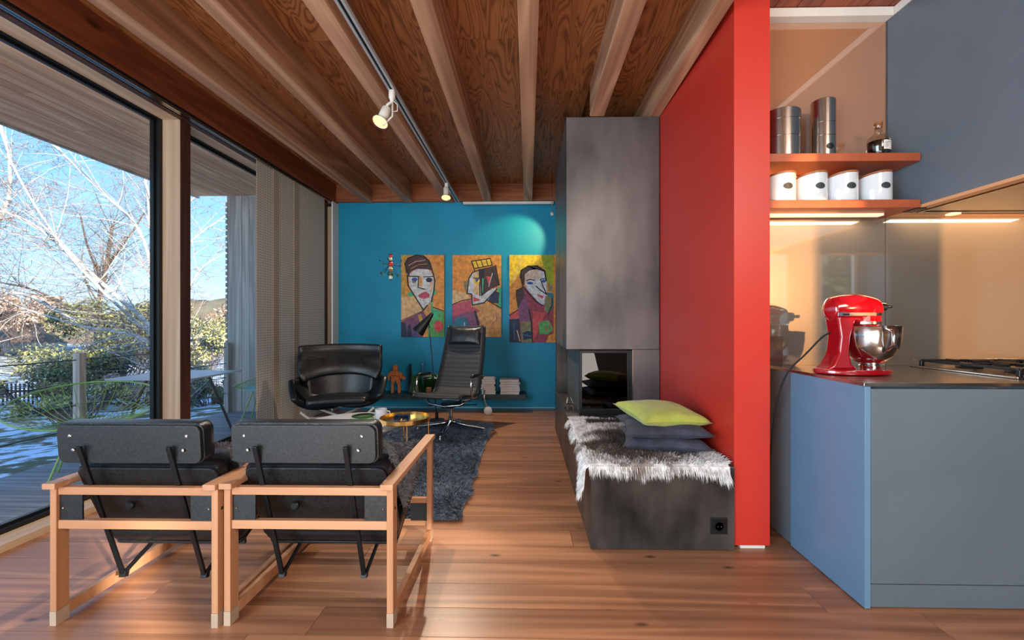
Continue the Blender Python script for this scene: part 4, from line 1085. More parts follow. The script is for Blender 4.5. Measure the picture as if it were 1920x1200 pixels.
painting('middle painting: pale face in profile with yellow crown and dark hair on orange', 848, 478, 940, 632, 'orange', [
    ('p', 'cream', [(730, 520), (920, 570), (980, 640), (730, 720)]), ('p', 'tan', [(730, 700), (1000, 640), (1376, 760), (1376, 1142), (730, 1142)]),
    ('p', 'pink', [(730, 715), (980, 650), (980, 730), (1100, 800), (900, 900), (730, 880)]), ('p', 'purple', [(730, 880), (900, 820), (1040, 800), (1100, 960), (1000, 1060), (730, 1000)]),
    ('p', 'teal', [(740, 960), (800, 880), (900, 880), (960, 1000), (1060, 1060), (1060, 1142), (740, 1142)]), ('p', 'navy', [(730, 1020), (780, 1060), (800, 1142), (730, 1142)]),
    ('s', 'white', [(890, 950), (905, 1080)], 12), ('p', 'cream', [(1110, 1010), (1200, 1000), (1230, 1142), (1150, 1142)]),
    ('p', 'mint', [(1330, 500), (1376, 480), (1376, 760), (1320, 720)]), ('p', 'navy', [(1200, 640), (1290, 530), (1350, 560), (1340, 700), (1240, 690)]),
    ('p', 'khaki', [(880, 420), (930, 390), (920, 560), (895, 520)]),
    ('p', 'white', [(925, 570), (935, 430), (960, 340), (1020, 285), (1090, 270), (1110, 600), (1200, 540), (1300, 490), (1310, 520), (1180, 680), (1000, 720), (1000, 580)]),
    ('p', 'cream', [(1000, 300), (1085, 280), (1090, 600), (1000, 560), (1030, 430)]),
    ('p', 'brown', [(1085, 250), (1300, 200), (1350, 460), (1240, 510), (1110, 610)]), ('p', 'black', [(1085, 250), (1150, 235), (1150, 560), (1110, 610)]),
    ('p', 'mint', [(1125, 370), (1145, 370), (1135, 560), (1122, 540)]), ('p', 'rose', [(1180, 340), (1240, 350), (1215, 450), (1205, 440)]), ('s', 'white', [(1210, 480), (1220, 440), (1260, 300)], 8), ('s', 'black', [(1250, 250), (1340, 460)], 14),
    ('p', 'yellow', [(990, 145), (1230, 110), (1260, 200), (1030, 235)]),
    ('s', 'black', [(1025, 270), (985, 145), (1230, 108), (1255, 195), (1030, 240)], 13), ('s', 'black', [(1045, 140), (1075, 230)], 11), ('s', 'black', [(1110, 130), (1140, 220)], 11), ('s', 'black', [(1175, 120), (1205, 210)], 11),
    ('s', 'black', [(1085, 262), (1000, 290), (950, 370), (925, 570), (985, 575), (995, 722), (1150, 690), (1320, 510)], 15), ('s', 'black', [(1085, 250), (1095, 600)], 14), ('s', 'black', [(1300, 195), (1350, 460)], 13),
    ('p', 'yellow', ell(1050, 400, 44, 48)), ('p', 'blue', [(1030, 375), (1090, 375), (1050, 425)]), ('s', 'black', [(1010, 365), (1095, 368)], 12),
    ('p', 'rose', [(1005, 612), (1060, 630), (1110, 655), (1010, 680)]), ('s', 'black', [(730, 715), (850, 665), (985, 640)], 12), ('s', 'black', [(1180, 650), (1376, 765)], 15),
    ('s', 'black', [(1030, 800), (1085, 1030), (1140, 1142)], 26), ('s', 'purple', [(1300, 820), (1320, 900), (1240, 1000)], 7)], (730, 60, 1376, 1142))
painting('right painting: long nosed face in a red coat on yellow, partly behind the chimney', 955, 478, 1047, 642, 'orange', [
    ('p', 'yellow', [(103, 55), (560, 55), (520, 200), (260, 240), (140, 420), (103, 440)]), ('p', 'lime', [(500, 55), (660, 55), (660, 420), (580, 420), (540, 220)]), ('s', 'cream', [(260, 60), (230, 200), (140, 400)], 12),
    ('p', 'magenta', [(200, 500), (270, 450), (480, 560), (660, 640), (660, 1150), (250, 1150), (220, 720)]), ('p', 'purple', [(215, 520), (300, 520), (350, 720), (360, 880), (220, 880)]), ('p', 'brown', [(190, 500), (270, 455), (300, 560), (220, 700)]),
    ('p', 'rose', [(103, 820), (210, 740), (230, 830), (110, 870)]), ('p', 'navy', [(103, 860), (230, 850), (250, 1150), (103, 1150)]), ('p', 'khaki', [(245, 890), (370, 885), (395, 1150), (255, 1150)]), ('p', 'navy', [(270, 1030), (380, 990), (385, 1100), (280, 1120)]),
    ('s', 'teal', [(275, 1050), (380, 1075)], 12), ('s', 'mint', [(340, 1000), (380, 1010)], 10), ('s', 'cream', [(200, 1000), (235, 1130)], 12), ('s', 'teal', [(160, 900), (170, 1120)], 10),
    ('p', 'rose', [(400, 760), (560, 780), (470, 1000), (400, 1150)]), ('p', 'green', [(470, 900), (600, 870), (655, 990), (590, 1050), (480, 1050)]), ('s', 'pink', [(560, 900), (560, 1010), (620, 960), (600, 900)], 8), ('p', 'orange', [(600, 1060), (660, 1040), (660, 1150), (560, 1150)]),
    ('p', 'teal', [(580, 520), (660, 540), (660, 700), (620, 760)]), ('p', 'khaki', [(590, 410), (650, 440), (650, 510), (590, 510)]),
    ('p', 'brown', [(240, 340), (250, 250), (340, 195), (440, 190), (540, 250), (570, 340), (560, 260), (300, 300), (290, 440), (260, 420)]),
    ('p', 'white', [(300, 400), (300, 300), (360, 250), (450, 235), (550, 270), (570, 400), (575, 560), (540, 680), (490, 670), (400, 570), (320, 480)]), ('p', 'skin', [(305, 300), (400, 245), (470, 240), (500, 340), (380, 370), (305, 380)]),
    ('p', 'khaki', [(550, 570), (620, 570), (640, 660), (600, 790), (545, 760)]),
    ('s', 'black', [(240, 340), (255, 250), (340, 198), (450, 195), (545, 255), (568, 380)], 18), ('s', 'black', [(245, 330), (270, 440), (330, 520), (430, 630), (520, 690)], 14), ('s', 'black', [(320, 380), (360, 360), (425, 375)], 12),
    ('s', 'black', [(435, 445), (500, 500), (575, 550)], 14), ('s', 'black', [(495, 360), (530, 460), (578, 555)], 14), ('s', 'black', [(500, 358), (560, 352)], 10), ('p', 'blue', ell(535, 385, 26, 20)), ('p', 'blue', ell(365, 410, 40, 16)),
    ('p', 'rose', [(450, 545), (540, 575), (520, 605), (470, 575)]), ('s', 'black', [(350, 740), (380, 900), (395, 1150)], 18), ('s', 'black', [(285, 455), (195, 500), (190, 560), (215, 720)], 12), ('s', 'black', [(103, 810), (215, 742)], 12), ('s', 'black', [(640, 600), (640, 680), (590, 800)], 12)], (103, 55, 720, 1150))

# ================================================================ KITCHEN THINGS
# stand mixer
mx_ = thing('stand_mixer', 'glossy red stand mixer with a steel bowl on the worktop corner', 'mixer', (1.47, 1.965, .8832))
def sec(poly, half, name, mt, bev, seg=4, parent=mx_):
    return obj(name, MB().prism(poly, -half, half, lambda a, b, h: (a, h, b)), mt, parent=parent, bevel=bev, seg=seg, fixn=True)
bs = []
for i in range(28):
    a = 2*PI*i/28; x = .165*math.cos(a); y = .098*math.sin(a)*(1.0 if x > -.05 else 1.05)
    bs.append((x+.0, y))
obj('base', MB().prism(bs, .002, .026, lambda a, b, h: (a, b, h)), M['mixer'], parent=mx_, bevel=.009, seg=4)
col = [(-.150, .02), (-.115, .045), (-.088, .10), (-.080, .17), (-.095, .262), (-.01, .262), (-.035, .17), (-.042, .10), (-.030, .05), (.0, .022)]
sec(col, .046, 'column', M['mixer'], .018, 5)
# head: lofted rounded body along x
def headf(a, b):
    t = a; x = -.125+.245*t
    r = .0635*(math.sin(PI*min(1, .10+t*.80)))**.33
    if t < .10: r *= (t/.10)**.5 if t > 0 else .02
    if t > .95: r *= (1-(t-.95)/.05*.35)
    th = 2*PI*b
    cz = .290+.004*math.sin(PI*t)
    return (x, r*math.cos(th)*.95, cz+r*math.sin(th)*(1.08 if math.sin(th) > 0 else .95))
obj('head', MB().grid(headf, 30, 24), M['mixer'], parent=mx_, smooth=True, sub=1)
obj('planetary_hub', MB().lathe([(.034, 0), (.044, .010), (.054, .018), (.056, .024), (.056, .085)], 32, (.062, 0, .206)), M['mixer'], parent=mx_, smooth=True, sm_angle=40)
for z_ in (.224, .262):
    obj('chrome_band', MB().lathe([(.0555, 0), (.0585, .002), (.0585, .013), (.0555, .015)], 36, (.062, 0, z_)), M['chrome'], parent=mx_, smooth=True, sm_angle=40)
bandm = MB().box(-.105, .062, -.0610, -.0585, .262, .277)
obj('trim_band', bandm, M['chrome'], parent=mx_, bevel=.0008)
obj('attachment_hub', MB().lathe([(.001, .03), (.019, .028), (.022, .022), (.022, 0), (.024, -.02)], 24, (0, 0, 0), None, Matrix.Translation((.118, 0, .302)) @ Matrix.Rotation(R(90), 4, 'Y')), M['chrome'], parent=mx_, smooth=True, sm_angle=40)
kn = obj('hub_knob', MB().lathe([(.001, .034), (.007, .034), (.008, .028), (.006, 0)], 14, (0, 0, 0), None, Matrix.Translation((.142, -.0, .304)) @ Matrix.Rotation(R(90), 4, 'Y')), M['black'], parent=mx_, smooth=True)
obj('speed_lever', MB().tube([(-.085, -.061, .269), (-.060, -.065, .269)], .004, 8), M['black'], parent=mx_)
obj('screw', MB().sphere((-.045, -.0555, .30), .003, 8), M['black'], parent=mx_)
bw = obj('bowl', MB().lathe([(.040, .024), (.043, .038), (.036, .046), (.058, .056), (.088, .085), (.106, .13), (.113, .18), (.1135, .214), (.117, .218), (.1125, .219), (.110, .18), (.10, .125), (.07, .07), (.02, .055), (.001, .054)], 48, (.080, 0, 0)), M['chrome'], parent=mx_, smooth=True, sm_angle=50)
obj('bowl_handle', MB().tube([(.065, -.112, .205), (.06, -.150, .195), (.06, -.152, .14), (.065, -.098, .105)], .007, 8), M['chrome'], parent=bw, smooth=True)
def label_text(txt, size, mt, parent, loc, rot, name):
    cu_ = bpy.data.curves.new('lettering', 'FONT'); cu_.body = txt; cu_.size = size; cu_.align_x = 'CENTER'; cu_.align_y = 'CENTER'; cu_.extrude = .0003; cu_.resolution_u = 2
    to = bpy.data.objects.new('lettering_curve', cu_); COL.objects.link(to)
    me = bpy.data.meshes.new_from_object(to.evaluated_get(bpy.context.evaluated_depsgraph_get()))
    bpy.data.objects.remove(to); me.materials.clear(); me.materials.append(mt)
    o = bpy.data.objects.new(name, me); COL.objects.link(o); o.parent = parent; o.location = loc; o.rotation_euler = rot
    return o
lt_ = label_text('KitchenAid', .0145, M['black'], mx_, (.062, 0, .2695), (0, 0, 0), 'lettering')
for v_ in lt_.data.vertices:
    th_ = v_.co.x/.0588+.05; rr_ = .0588+v_.co.z
    v_.co = (rr_*math.sin(th_), -rr_*math.cos(th_), v_.co.y)
cd_pts = [(-.095, 0, .19), (-.115, .03, .165), (-.15, .09, .08), (-.185, .14, .016), (-.205, .165, -.04), (-.222, .20, -.16), (-.235, .235, -.42), (-.228, .25, -.68), (-.22, .26, -.868)]
def smooth_path(p, it=2):
    p = [Vector(q) for q in p]
    for _ in range(it):
        q = [p[0]]
        for i in range(len(p)-1): q += [p[i]*.75+p[i+1]*.25, p[i]*.25+p[i+1]*.75]
        q.append(p[-1]); p = q
    return p
obj('power_cord', MB().tube(smooth_path(cd_pts), .0042, 8), M['black'], parent=mx_, smooth=True)

# hob
hob = thing('gas_hob', 'steel gas hob with black cast pan supports set in the worktop', 'hob', (2.0, 1.78, .8835))
obj('tray', MB().box(0, .78, 0, .50, 0, .010), M['steel'], parent=hob, bevel=.004)
for (bx_, by_) in ((.17, .14), (.17, .36), (.42, .25), (.63, .14), (.63, .36)):
    bu = obj('burner', MB().lathe([(.048, .010), (.05, .016), (.03, .018), (.03, .024), (.034, .026), (.034, .032), (.001, .034)], 20, (bx_, by_, 0)), M['black'], parent=hob, smooth=True, sm_angle=40)
for gx in (.04, .30, .54):
    g = MB(); w_ = .23; z0 = .036
    for (a, b) in (((gx, .03), (gx+w_, .03)), ((gx, .47), (gx+w_, .47)), ((gx, .03), (gx, .47)), ((gx+w_, .03), (gx+w_, .47)), ((gx, .25), (gx+w_, .25))):
        g.bar((a[0], a[1], z0), (b[0], b[1], z0), .012, .012)
    for cy_ in (.14, .36):
        for (dx, dy) in ((.11, 0), (-.11, 0), (0, .10), (0, -.10)):
            g.bar((gx+w_/2+dx, cy_+dy, z0+.004), (gx+w_/2+dx*.3, cy_+dy*.3, z0+.004), .009, .012)
    for (xx, yy) in ((gx, .03), (gx+w_, .03), (gx, .47), (gx+w_, .47)): g.box(xx-.008, xx+.008, yy-.008, yy+.008, .009, z0)
    obj('pan_support', g, M['black'], parent=hob, bevel=.002, seg=1)
# white canisters on the lower shelf
def canister(label, x, yy, r=.074, h=.145, lidt=True):
    t = thing('white_canister', label, 'canister', (x, yy, 1.7245), 0, 'white canisters on the lower shelf')
    n = 30; pr0 = [(r*.97, 0), (r, .006), (r, h*.5), (r, h)]
    mb = MB(); vs = []
    for (rr, z) in pr0:
        for j in range(n):
            a = 2*PI*j/n; zz = z
            if z == h: zz = h*(.93+.07*math.cos(a+PI*.25)*1.0)
            vs.append((rr*math.cos(a), rr*math.sin(a), zz))
    fs = [(i*n+j, i*n+(j+1) % n, (i+1)*n+(j+1) % n, (i+1)*n+j) for i in range(3) for j in range(n)]
    fs += [tuple(range(n-1, -1, -1)), tuple(3*n+j for j in range(n))]
    mb.add(vs, fs); obj('body', mb, M['ceramic'], parent=t, smooth=True, sm_angle=40)
    mb = MB(); vs = []
    for dz, rr in ((.001, r*1.01), (.010, r*1.01), (.012, r*.97)):
        for j in range(n):
            a = 2*PI*j/n; vs.append((rr*math.cos(a), rr*math.sin(a), h*(.93+.07*math.cos(a+PI*.25))+dz))
    fs = [(i*n+j, i*n+(j+1) % n, (i+1)*n+(j+1) % n, (i+1)*n+j) for i in range(2) for j in range(n)]+[tuple(range(n-1, -1, -1)), tuple(2*n+j for j in range(n))]
    mb.add(vs, fs); obj('lid', mb, M['lid'], parent=t, smooth=True, sm_angle=40)
    an = R(-88); c = Vector((math.cos(an), math.sin(an), 0))*(r+.0005)+Vector((0, 0, h*.52))
    Mx = Matrix.Translation(c) @ Vector((c.x, c.y, 0)).to_track_quat('Z', 'Y').to_matrix().to_4x4()
    mb = MB()
    def le(a, b):
        th = 2*PI*a; return tuple(Mx @ Vector((.024*b*math.cos(th), .016*b*math.sin(th), .001-(.024*b*math.cos(th))**2/(2*r))))
    mb.grid(le, 24, 3, closeu=True); obj('label_plate', mb, M['label_dark'], parent=t, smooth=True)
    return t
for i, (px, lab) in enumerate(((1469, 'leftmost of the four white canisters, touching the red wall end'), (1528, 'second white canister from the red wall on the lower shelf'), (1585, 'third white canister from the red wall on the lower shelf'), (1648, 'rightmost of the four white canisters, beside the grey hood'))):
    p = at(px, 360, 2.215); canister(lab, p.x-.012, 2.232)
def steel_can(label, px, r, h, bands, plate=True):
    p = at(px, 300, 2.22); x = p.x-.012
    t = thing('steel_canister', label, 'canister', (x, 2.235, 1.9555), 0, 'brushed steel canisters on the upper shelf')
    zs = [0]+[h*b for b in bands]+[h]
    for i in range(len(zs)-1):
        obj('body' if i == 0 else 'ring', MB().lathe([(r-.0012, zs[i]+.0004), (r, zs[i]+.0014), (r, zs[i+1]-.0014), (r-.0012, zs[i+1]-.0004)], 32), M['steel'], parent=t, smooth=True, sm_angle=18)
    obj('lid', MB().lathe([(r*.985, h), (r*.9, h+.003), (.001, h+.003)], 32), M['steel'], parent=t, smooth=True, sm_angle=40)
    if plate:
        an = R(-90); c = Vector((math.cos(an), math.sin(an), 0))*(r+.0005)+Vector((0, 0, h*.17))
        Mx = Matrix.Translation(c) @ Vector((c.x, c.y, 0)).to_track_quat('Z', 'Y').to_matrix().to_4x4()
        mb = MB().grid(lambda a, b: tuple(Mx @ Vector((.019*b*math.cos(2*PI*a), .015*b*math.sin(2*PI*a), .001-(.019*b*math.cos(2*PI*a))**2/(2*r)))), 20, 3, closeu=True)
        obj('label_plate', mb, M['black'], parent=t, smooth=True)
steel_can('wide brushed steel canister on the upper shelf by the red wall', 1472, .088, .238, (.42, .78), False)
steel_can('tall narrow brushed steel canister on the upper shelf with a black oval', 1551, .056, .298, (.37, .6))
p = at(1653, 300, 2.2)
wb = thing('spirit_bottle', 'small round shouldered bottle of dark spirit with a pale label', 'bottle', (p.x, 2.22, 1.9555))
obj('glass_body', MB().lathe([(.044, .001), (.05, .006), (.05, .085), (.044, .105), (.022, .122), (.017, .132), (.017, .165), (.019, .168)], 28), M['clearglass'], parent=wb, smooth=True)
obj('liquid', MB().lathe([(.044, .004), (.0475, .009), (.0475, .082), (.001, .083)], 28), M['whisky'], parent=wb, smooth=True, sm_angle=40)
obj('cork', MB().lathe([(.014, .155), (.015, .17), (.019, .171), (.019, .182), (.001, .183)], 18), M['lid'], parent=wb, smooth=True, sm_angle=40)
def lab_(a, b):
    th = R(-104+56*a); return (.0508*math.cos(th), .0508*math.sin(th), .030+.046*b)
lb_ = obj('label', MB().grid(lab_, 10, 1), M['white'], parent=wb, smooth=True)
tx = MB()
for (z_, a0, a1) in ((.066, .1, .8), (.059, .1, .5), (.052, .1, .45), (.045, .1, .5), (.038, .1, .4)):
    for q in range(6):
        t0 = R(-104+56*(a0+(a1-a0)*q/6)); t1 = R(-104+56*(a0+(a1-a0)*(q+.7)/6)); rr = .0513
        tx.add([(rr*math.cos(t0), rr*math.sin(t0), z_), (rr*math.cos(t1), rr*math.sin(t1), z_), (rr*math.cos(t1), rr*math.sin(t1), z_+.003), (rr*math.cos(t0), rr*math.sin(t0), z_+.003)], [(0, 1, 2, 3)])
obj('print', tx, M['label_dark'], parent=lb_)
# ================================================================ OUTDOORS
def snowmat():
    m, n, l, b = newmat('snow_patched_lawn')
    tc = n.new('ShaderNodeTexCoord'); mp = n.new('ShaderNodeMapping'); mp.inputs['Scale'].default_value = (1.6, 3.4, 1); l.new(tc.outputs['Object'], mp.inputs[0])
    a = n.new('ShaderNodeTexNoise'); a.inputs['Scale'].default_value = .9; a.inputs['Detail'].default_value = 8; a.inputs['Roughness'].default_value = .62; l.new(mp.outputs[0], a.inputs['Vector'])
    r = n.new('ShaderNodeValToRGB'); r.color_ramp.elements[0].position = .44; r.color_ramp.elements[1].position = .53
    r.color_ramp.elements[0].color = lin((98, 92, 58)); r.color_ramp.elements[1].color = lin((232, 236, 244))
    e = r.color_ramp.elements.new(.485); e.color = lin((132, 116, 84))
    l.new(a.outputs[0], r.inputs[0]); l.new(r.outputs[0], b.inputs['Base Color']); b.inputs['Roughness'].default_value = .8
    bp = n.new('ShaderNodeBump'); bp.inputs['Distance'].default_value = .05; l.new(a.outputs[0], bp.inputs['Height']); l.new(bp.outputs[0], b.inputs['Normal'])
    return m
def gz(x, y):
    d = max(0, -3.9-x)
    return -.35-.10*min(d, 6)-.35*max(0, min(d-6, 20))*.12+.08*noise.noise(Vector((x*.6, y*.6, 0)))
g = MB().grid(lambda a, b: ((lambda x, y: (x, y, gz(x, y)))(-3.95-66*a**2, -12+80*b)), 60, 80)
struct('ground', g, snowmat(), smooth=True)
M['hill'] = mat('wooded_hill', (164, 140, 124), .9, var=.3, scale=.35, c2=(120, 116, 92), bump=.6, bscale=2)
def hill(a, b):
    th = R(95+75*a)
    rr = 62-8*b
    h = (6.5+2.2*math.sin(a*7)+2.0*noise.noise(Vector((a*9, 0, 1))))*(1-abs(b-.35)**1.3)
    return (rr*math.cos(th), rr*math.sin(th), -3+max(0, h)+.8*noise.noise(Vector((a*40, b*8, 2))))
struct('hillside', MB().grid(hill, 90, 12), M['hill'], smooth=True)
M['twig'] = mat('grey_twigs', (104, 88, 82), .9, var=.15, scale=3)
M['twig_light'] = mat('birch_twigs', (150, 128, 118), .85, var=.2, scale=3)
M['bark'] = mat('birch_bark', (228, 220, 208), .75, var=.3, scale=9, c2=(240, 234, 226), stretch=(1, 1, 3))
M['barkdark'] = mat('dark_bark', (96, 78, 66), .9, var=.2, scale=10)

def tree_from_boughs(name, label, boughs, twigs, barkmat, twigmat, seed, droop=.35, group=None, tlen=1.2, base=None):
    rnd = random.Random(seed)
    t = thing(name, label, 'tree', base or (0, 0, 0), 0, group)
    off = Vector(base or (0, 0, 0))
    big = MB(); fine = MB()
    def branch(p, d, ln, r, depth):
        pts = [p]; q = p.copy(); n = max(3, int(ln/.16))
        rs = [r]
        for i in range(n):
            d = (d+Vector((rnd.uniform(-1, 1), rnd.uniform(-1, 1), rnd.uniform(-1, 1)))*.16+Vector((0, 0, -droop*.05*(3-depth)))).normalized()
            q = q+d*(ln/n); pts.append(q.copy()); rs.append(r*(1-.85*(i+1)/n))
        (fine if depth < 2 else big).tube(pts, rs, 3 if depth < 2 else 5, cap=False)
        if depth > 0:
            for _ in range(int(3+ln*3.2)):
                i = rnd.randrange(1, len(pts)); sd = Vector((rnd.uniform(-1, 1), rnd.uniform(-1, 1), rnd.uniform(-.7, .9)))
                branch(pts[i], (d*.6+sd).normalized(), ln*rnd.uniform(.35, .6), max(rs[i]*.55, .0034), depth-1)
    for (pts, r0, r1) in boughs:
        P_ = [Vector(p)-off for p in pts]; P_ = smooth_path(P_, 2); n = len(P_)
        rs = [.72*(r0+(r1-r0)*i/(n-1)) for i in range(n)]
        big.tube(P_, rs, 8)
        Ltot = sum((P_[i+1]-P_[i]).length for i in range(n-1))
        for _ in range(int(Ltot*twigs)):
            f_ = rnd.uniform(.12, 1); i = min(int(f_*(n-1)), n-2); d = (P_[i+1]-P_[i]).normalized()
            sd = Vector((rnd.uniform(-1, 1), rnd.uniform(-1, 1), rnd.uniform(-.8, 1)))
            branch(P_[i], (d*.8+sd).normalized(), tlen*rnd.uniform(.5, 1.1), max(rs[i]*.35, .006), 2)
    obj('boughs', big, barkmat, parent=t, smooth=True)
    tag(obj('twigs', fine, twigmat, parent=t), kind='stuff')
    return t
A = at
def bg(seq): return [A(x, y, Y) for (x, y, Y) in seq]
b1 = A(338, 815, 8.2); b1.z = -.9
tree_from_boughs('birch_tree', 'white barked birch leaning left with long arching boughs just beyond the railing', [
    ([b1]+bg([(330, 740, 8.1), (296, 620, 8.0), (200, 540, 7.7), (110, 455, 7.4), (40, 405, 7.2), (-30, 390, 7.0)]), .075, .022),
    ([b1]+bg([(300, 640, 8.2), (240, 590, 7.9), (190, 545, 7.5), (120, 470, 7.2), (30, 330, 7.0), (0, 240, 6.9)]), .05, .014),
    ([b1]+bg([(320, 700, 8.3), (292, 560, 8.5), (270, 430, 8.6), (190, 360, 8.6), (110, 280, 8.5), (70, 240, 8.4)]), .065, .016),
    ([b1]+bg([(322, 700, 8.5), (302, 560, 8.8), (282, 420, 9.0), (276, 350, 9.2), (262, 300, 9.2), (240, 240, 9.2)]), .07, .02),
    ([b1]+bg([(315, 700, 8.0), (290, 640, 7.6), (225, 622, 7.3), (150, 612, 7.1), (50, 580, 7.0)]), .05, .012),
    ([b1]+bg([(330, 720, 8.3), (345, 560, 8.6), (375, 500, 9.0), (430, 470, 9.4)]), .045, .012),
    ([b1]+bg([(325, 640, 8.6), (330, 480, 9.0), (370, 440, 9.2), (430, 400, 9.4)]), .05, .014),
    ([b1]+bg([(320, 620, 8.6), (325, 420, 9.0), (360, 370, 9.3), (410, 340, 9.4)]), .045, .012),
    ], 4.6, M['bark'], M['twig_light'], 5, base=tuple(b1), tlen=1.5)
b2 = A(182, 720, 13); b2.z = -1.8
tree_from_boughs('bare_tree', 'dark bare tree with an upright fork standing behind the birch', [
    ([b2]+bg([(182, 640, 13), (186, 560, 13), (200, 500, 13), (208, 440, 13), (212, 420, 13)]), .13, .04),
    ([A(186, 560, 13)]+bg([(190, 520, 13.2), (165, 470, 13.3), (150, 400, 13.2)]), .07, .02),
    ([A(200, 500, 13)]+bg([(225, 465, 12.8), (245, 440, 12.6), (270, 400, 12.4)]), .06, .02),
    ([A(184, 600, 13)]+bg([(120, 570, 12.8), (60, 540, 12.5), (0, 530, 12.3)]), .07, .02),
    ], 4.2, M['barkdark'], M['twig'], 9, base=tuple(b2), tlen=1.9)
b3 = A(-40, 720, 10); b3.z = -1.6
tree_from_boughs('grey_tree', 'grey barked bare tree at the far left reaching over the lawn', [
    ([b3]+bg([(-40, 600, 10), (-20, 560, 10), (40, 545, 9.8), (100, 580, 9.5), (140, 600, 9.3)]), .10, .02),
    ([b3]+bg([(-50, 560, 10), (-20, 440, 10), (20, 380, 9.8), (18, 290, 9.8), (0, 230, 9.8)]), .09, .02),
    ], 5, M['bark'], M['twig'], 12, base=tuple(b3), tlen=1.7)

def shrub(name, label, cx, cy, w, h, Y, n, cols, seed, leaf=.035, dep=1.2, twn=60, cat='shrub', group=None):
    rnd = random.Random(seed)
    c = A(cx, cy, Y); k = Y/800; W_, H_ = w*k/2, h*k/2
    t = thing(name, label, cat, (c.x, Y, c.z-H_), 0, group)
    mb = MB()
    lumps = [(Vector((rnd.uniform(-.75, .75)*W_, rnd.uniform(-.6, .6)*dep, H_+rnd.uniform(-.75, .7)*H_)), rnd.uniform(.25, .5)*min(W_, H_)) for _ in range(14)]
    for i in range(n):
        lc, lr = lumps[rnd.randrange(14)]
        d = Vector((rnd.gauss(0, 1), rnd.gauss(0, 1), rnd.gauss(0, 1))).normalized()*lr*rnd.uniform(.4, 1.1)
        p = lc+d
        a = Vector((rnd.gauss(0, 1), rnd.gauss(0, 1), rnd.gauss(0, 1))).normalized(); b = a.orthogonal().normalized()
        s_ = leaf*rnd.uniform(.5, 1.2)
        mb.add([p-a*s_, p-b*s_*.4, p+a*s_, p+b*s_*.4], [(0, 1, 2, 3)], rnd.randrange(len(cols)))
    tag(obj('foliage', mb, cols, parent=t), kind='stuff')
    st = MB()
    for i in range(twn):
        lc, lr = lumps[rnd.randrange(14)]
        st.tube([(rnd.uniform(-.2, .2)*W_, rnd.uniform(-.2, .2), -.3), tuple(lc*.5+Vector((rnd.uniform(-.1, .1), 0, 0))), tuple(lc+Vector((rnd.uniform(-.3, .3), rnd.uniform(-.3, .3), rnd.uniform(0, .4))))], [.012, .008, .003], 3, cap=False)
    obj('stems', st, M['twig'], parent=t)
    return t
G1 = [mat('leaf_olive', (170, 164, 100), .7, var=.1), mat('leaf_yellow', (222, 210, 150), .7, var=.1), mat('leaf_dark', (112, 116, 84), .7, var=.1)]
G2 = [G1[2], mat('leaf_green', (142, 146, 96), .7, var=.1), mat('leaf_grey_green', (86, 90, 80), .7, var=.1), G1[0]]  # leaf tones mixed at random, one of them dark grey green
G3 = [mat('dry_leaf', (170, 136, 112), .8, var=.1), mat('dry_leaf_pale', (198, 172, 150), .8, var=.1)]
shrub('evergreen_shrub', 'large dark green evergreen bush right of the railing post', 235, 640, 190, 170, 11, 9000, G2, 1, .06)
shrub('evergreen_shrub', 'dark tangled evergreen bush left of the railing post', 85, 700, 170, 150, 9.5, 7000, G2, 2, .05)
shrub('olive_shrub', 'tall yellow green bush between the window post and the wooden end wall', 375, 645, 110, 190, 12, 8000, G1, 3, .055)
shrub('olive_shrub', 'low yellow green bush at the foot of the railing post', 140, 745, 120, 70, 7, 3500, G1, 4, .03)
shrub('dry_shrub', 'orange brown dry hedge low behind the terrace table', 270, 735, 150, 70, 10, 4000, G3, 5, .05)
shrub('dry_shrub', 'pinkish brown bare thicket on the slope at the far left', 40, 590, 190, 90, 30, 5000, G3, 6, .16, 3)
shrub('dry_shrub', 'pale brown thicket on the slope right of the tall yellow bush', 440, 610, 120, 90, 32, 4000, G3, 7, .16, 3)
shrub('dark_shrub', 'dark low hedge under the terrace table', 400, 735, 110, 50, 9, 3500, G2, 8, .045)
for i, (px, Y) in enumerate(((60, 24), (130, 28), (190, 34), (260, 30), (330, 36), (-10, 26))):
    pass
# houses and garden fence in the distance
def house(label, px, py, Y, w, h, wall, roofm):
    c = A(px, py, Y); t = thing('far_house', label, 'house', (c.x, Y, c.z))
    obj('walls', FB(-w/2, w/2, -w/2, w/2, -2.0, h), wall, parent=t)
    obj('roof', MB().prism([(-w/2-.4, h), (w/2+.4, h), (0, h+w*.28)], -w/2-.4, w/2+.4, lambda a, b, hh: (a, hh, b)), roofm, parent=t, fixn=True)
    for s in (-.25, .25):
        f = obj('window', FB(s*w-.5, s*w+.5, -w/2-.06, -w/2, h*.3, h*.75), M['white'], parent=t)
        obj('pane', FB(s*w-.42, s*w+.42, -w/2-.08, -w/2-.06, h*.34, h*.71), M['black'], parent=f)
redroof = mat('red_tiles', (176, 74, 52), .8, var=.1)
house('pale distant house with a red roof at the far left', 30, 668, 42, 5, 1.6, M['white'], redroof)
house('pale distant house with a white roof between the bush and the end wall', 395, 660, 46, 6, 1.4, M['white'], M['white'])
fe = thing('picket_fence', 'dark picket fence at the far left beyond the lawn', 'fence', (A(20, 770, 11).x, 11, A(20, 770, 11).z))
pk = None
for i in range(16):
    if pk is None: pk = o = obj('picket', FB(-.018, .018, -.01, .01, -.2, .72), M['black'], parent=fe, loc=(-.9, 0, 0))
    else: o = pk.copy(); COL.objects.link(o); o.location = (-.9+.115*i, 0, 0)
for z in (.1, .5): obj('rail', FB(-.95, .9, .01, .03, z, z+.04), M['black'], parent=fe)
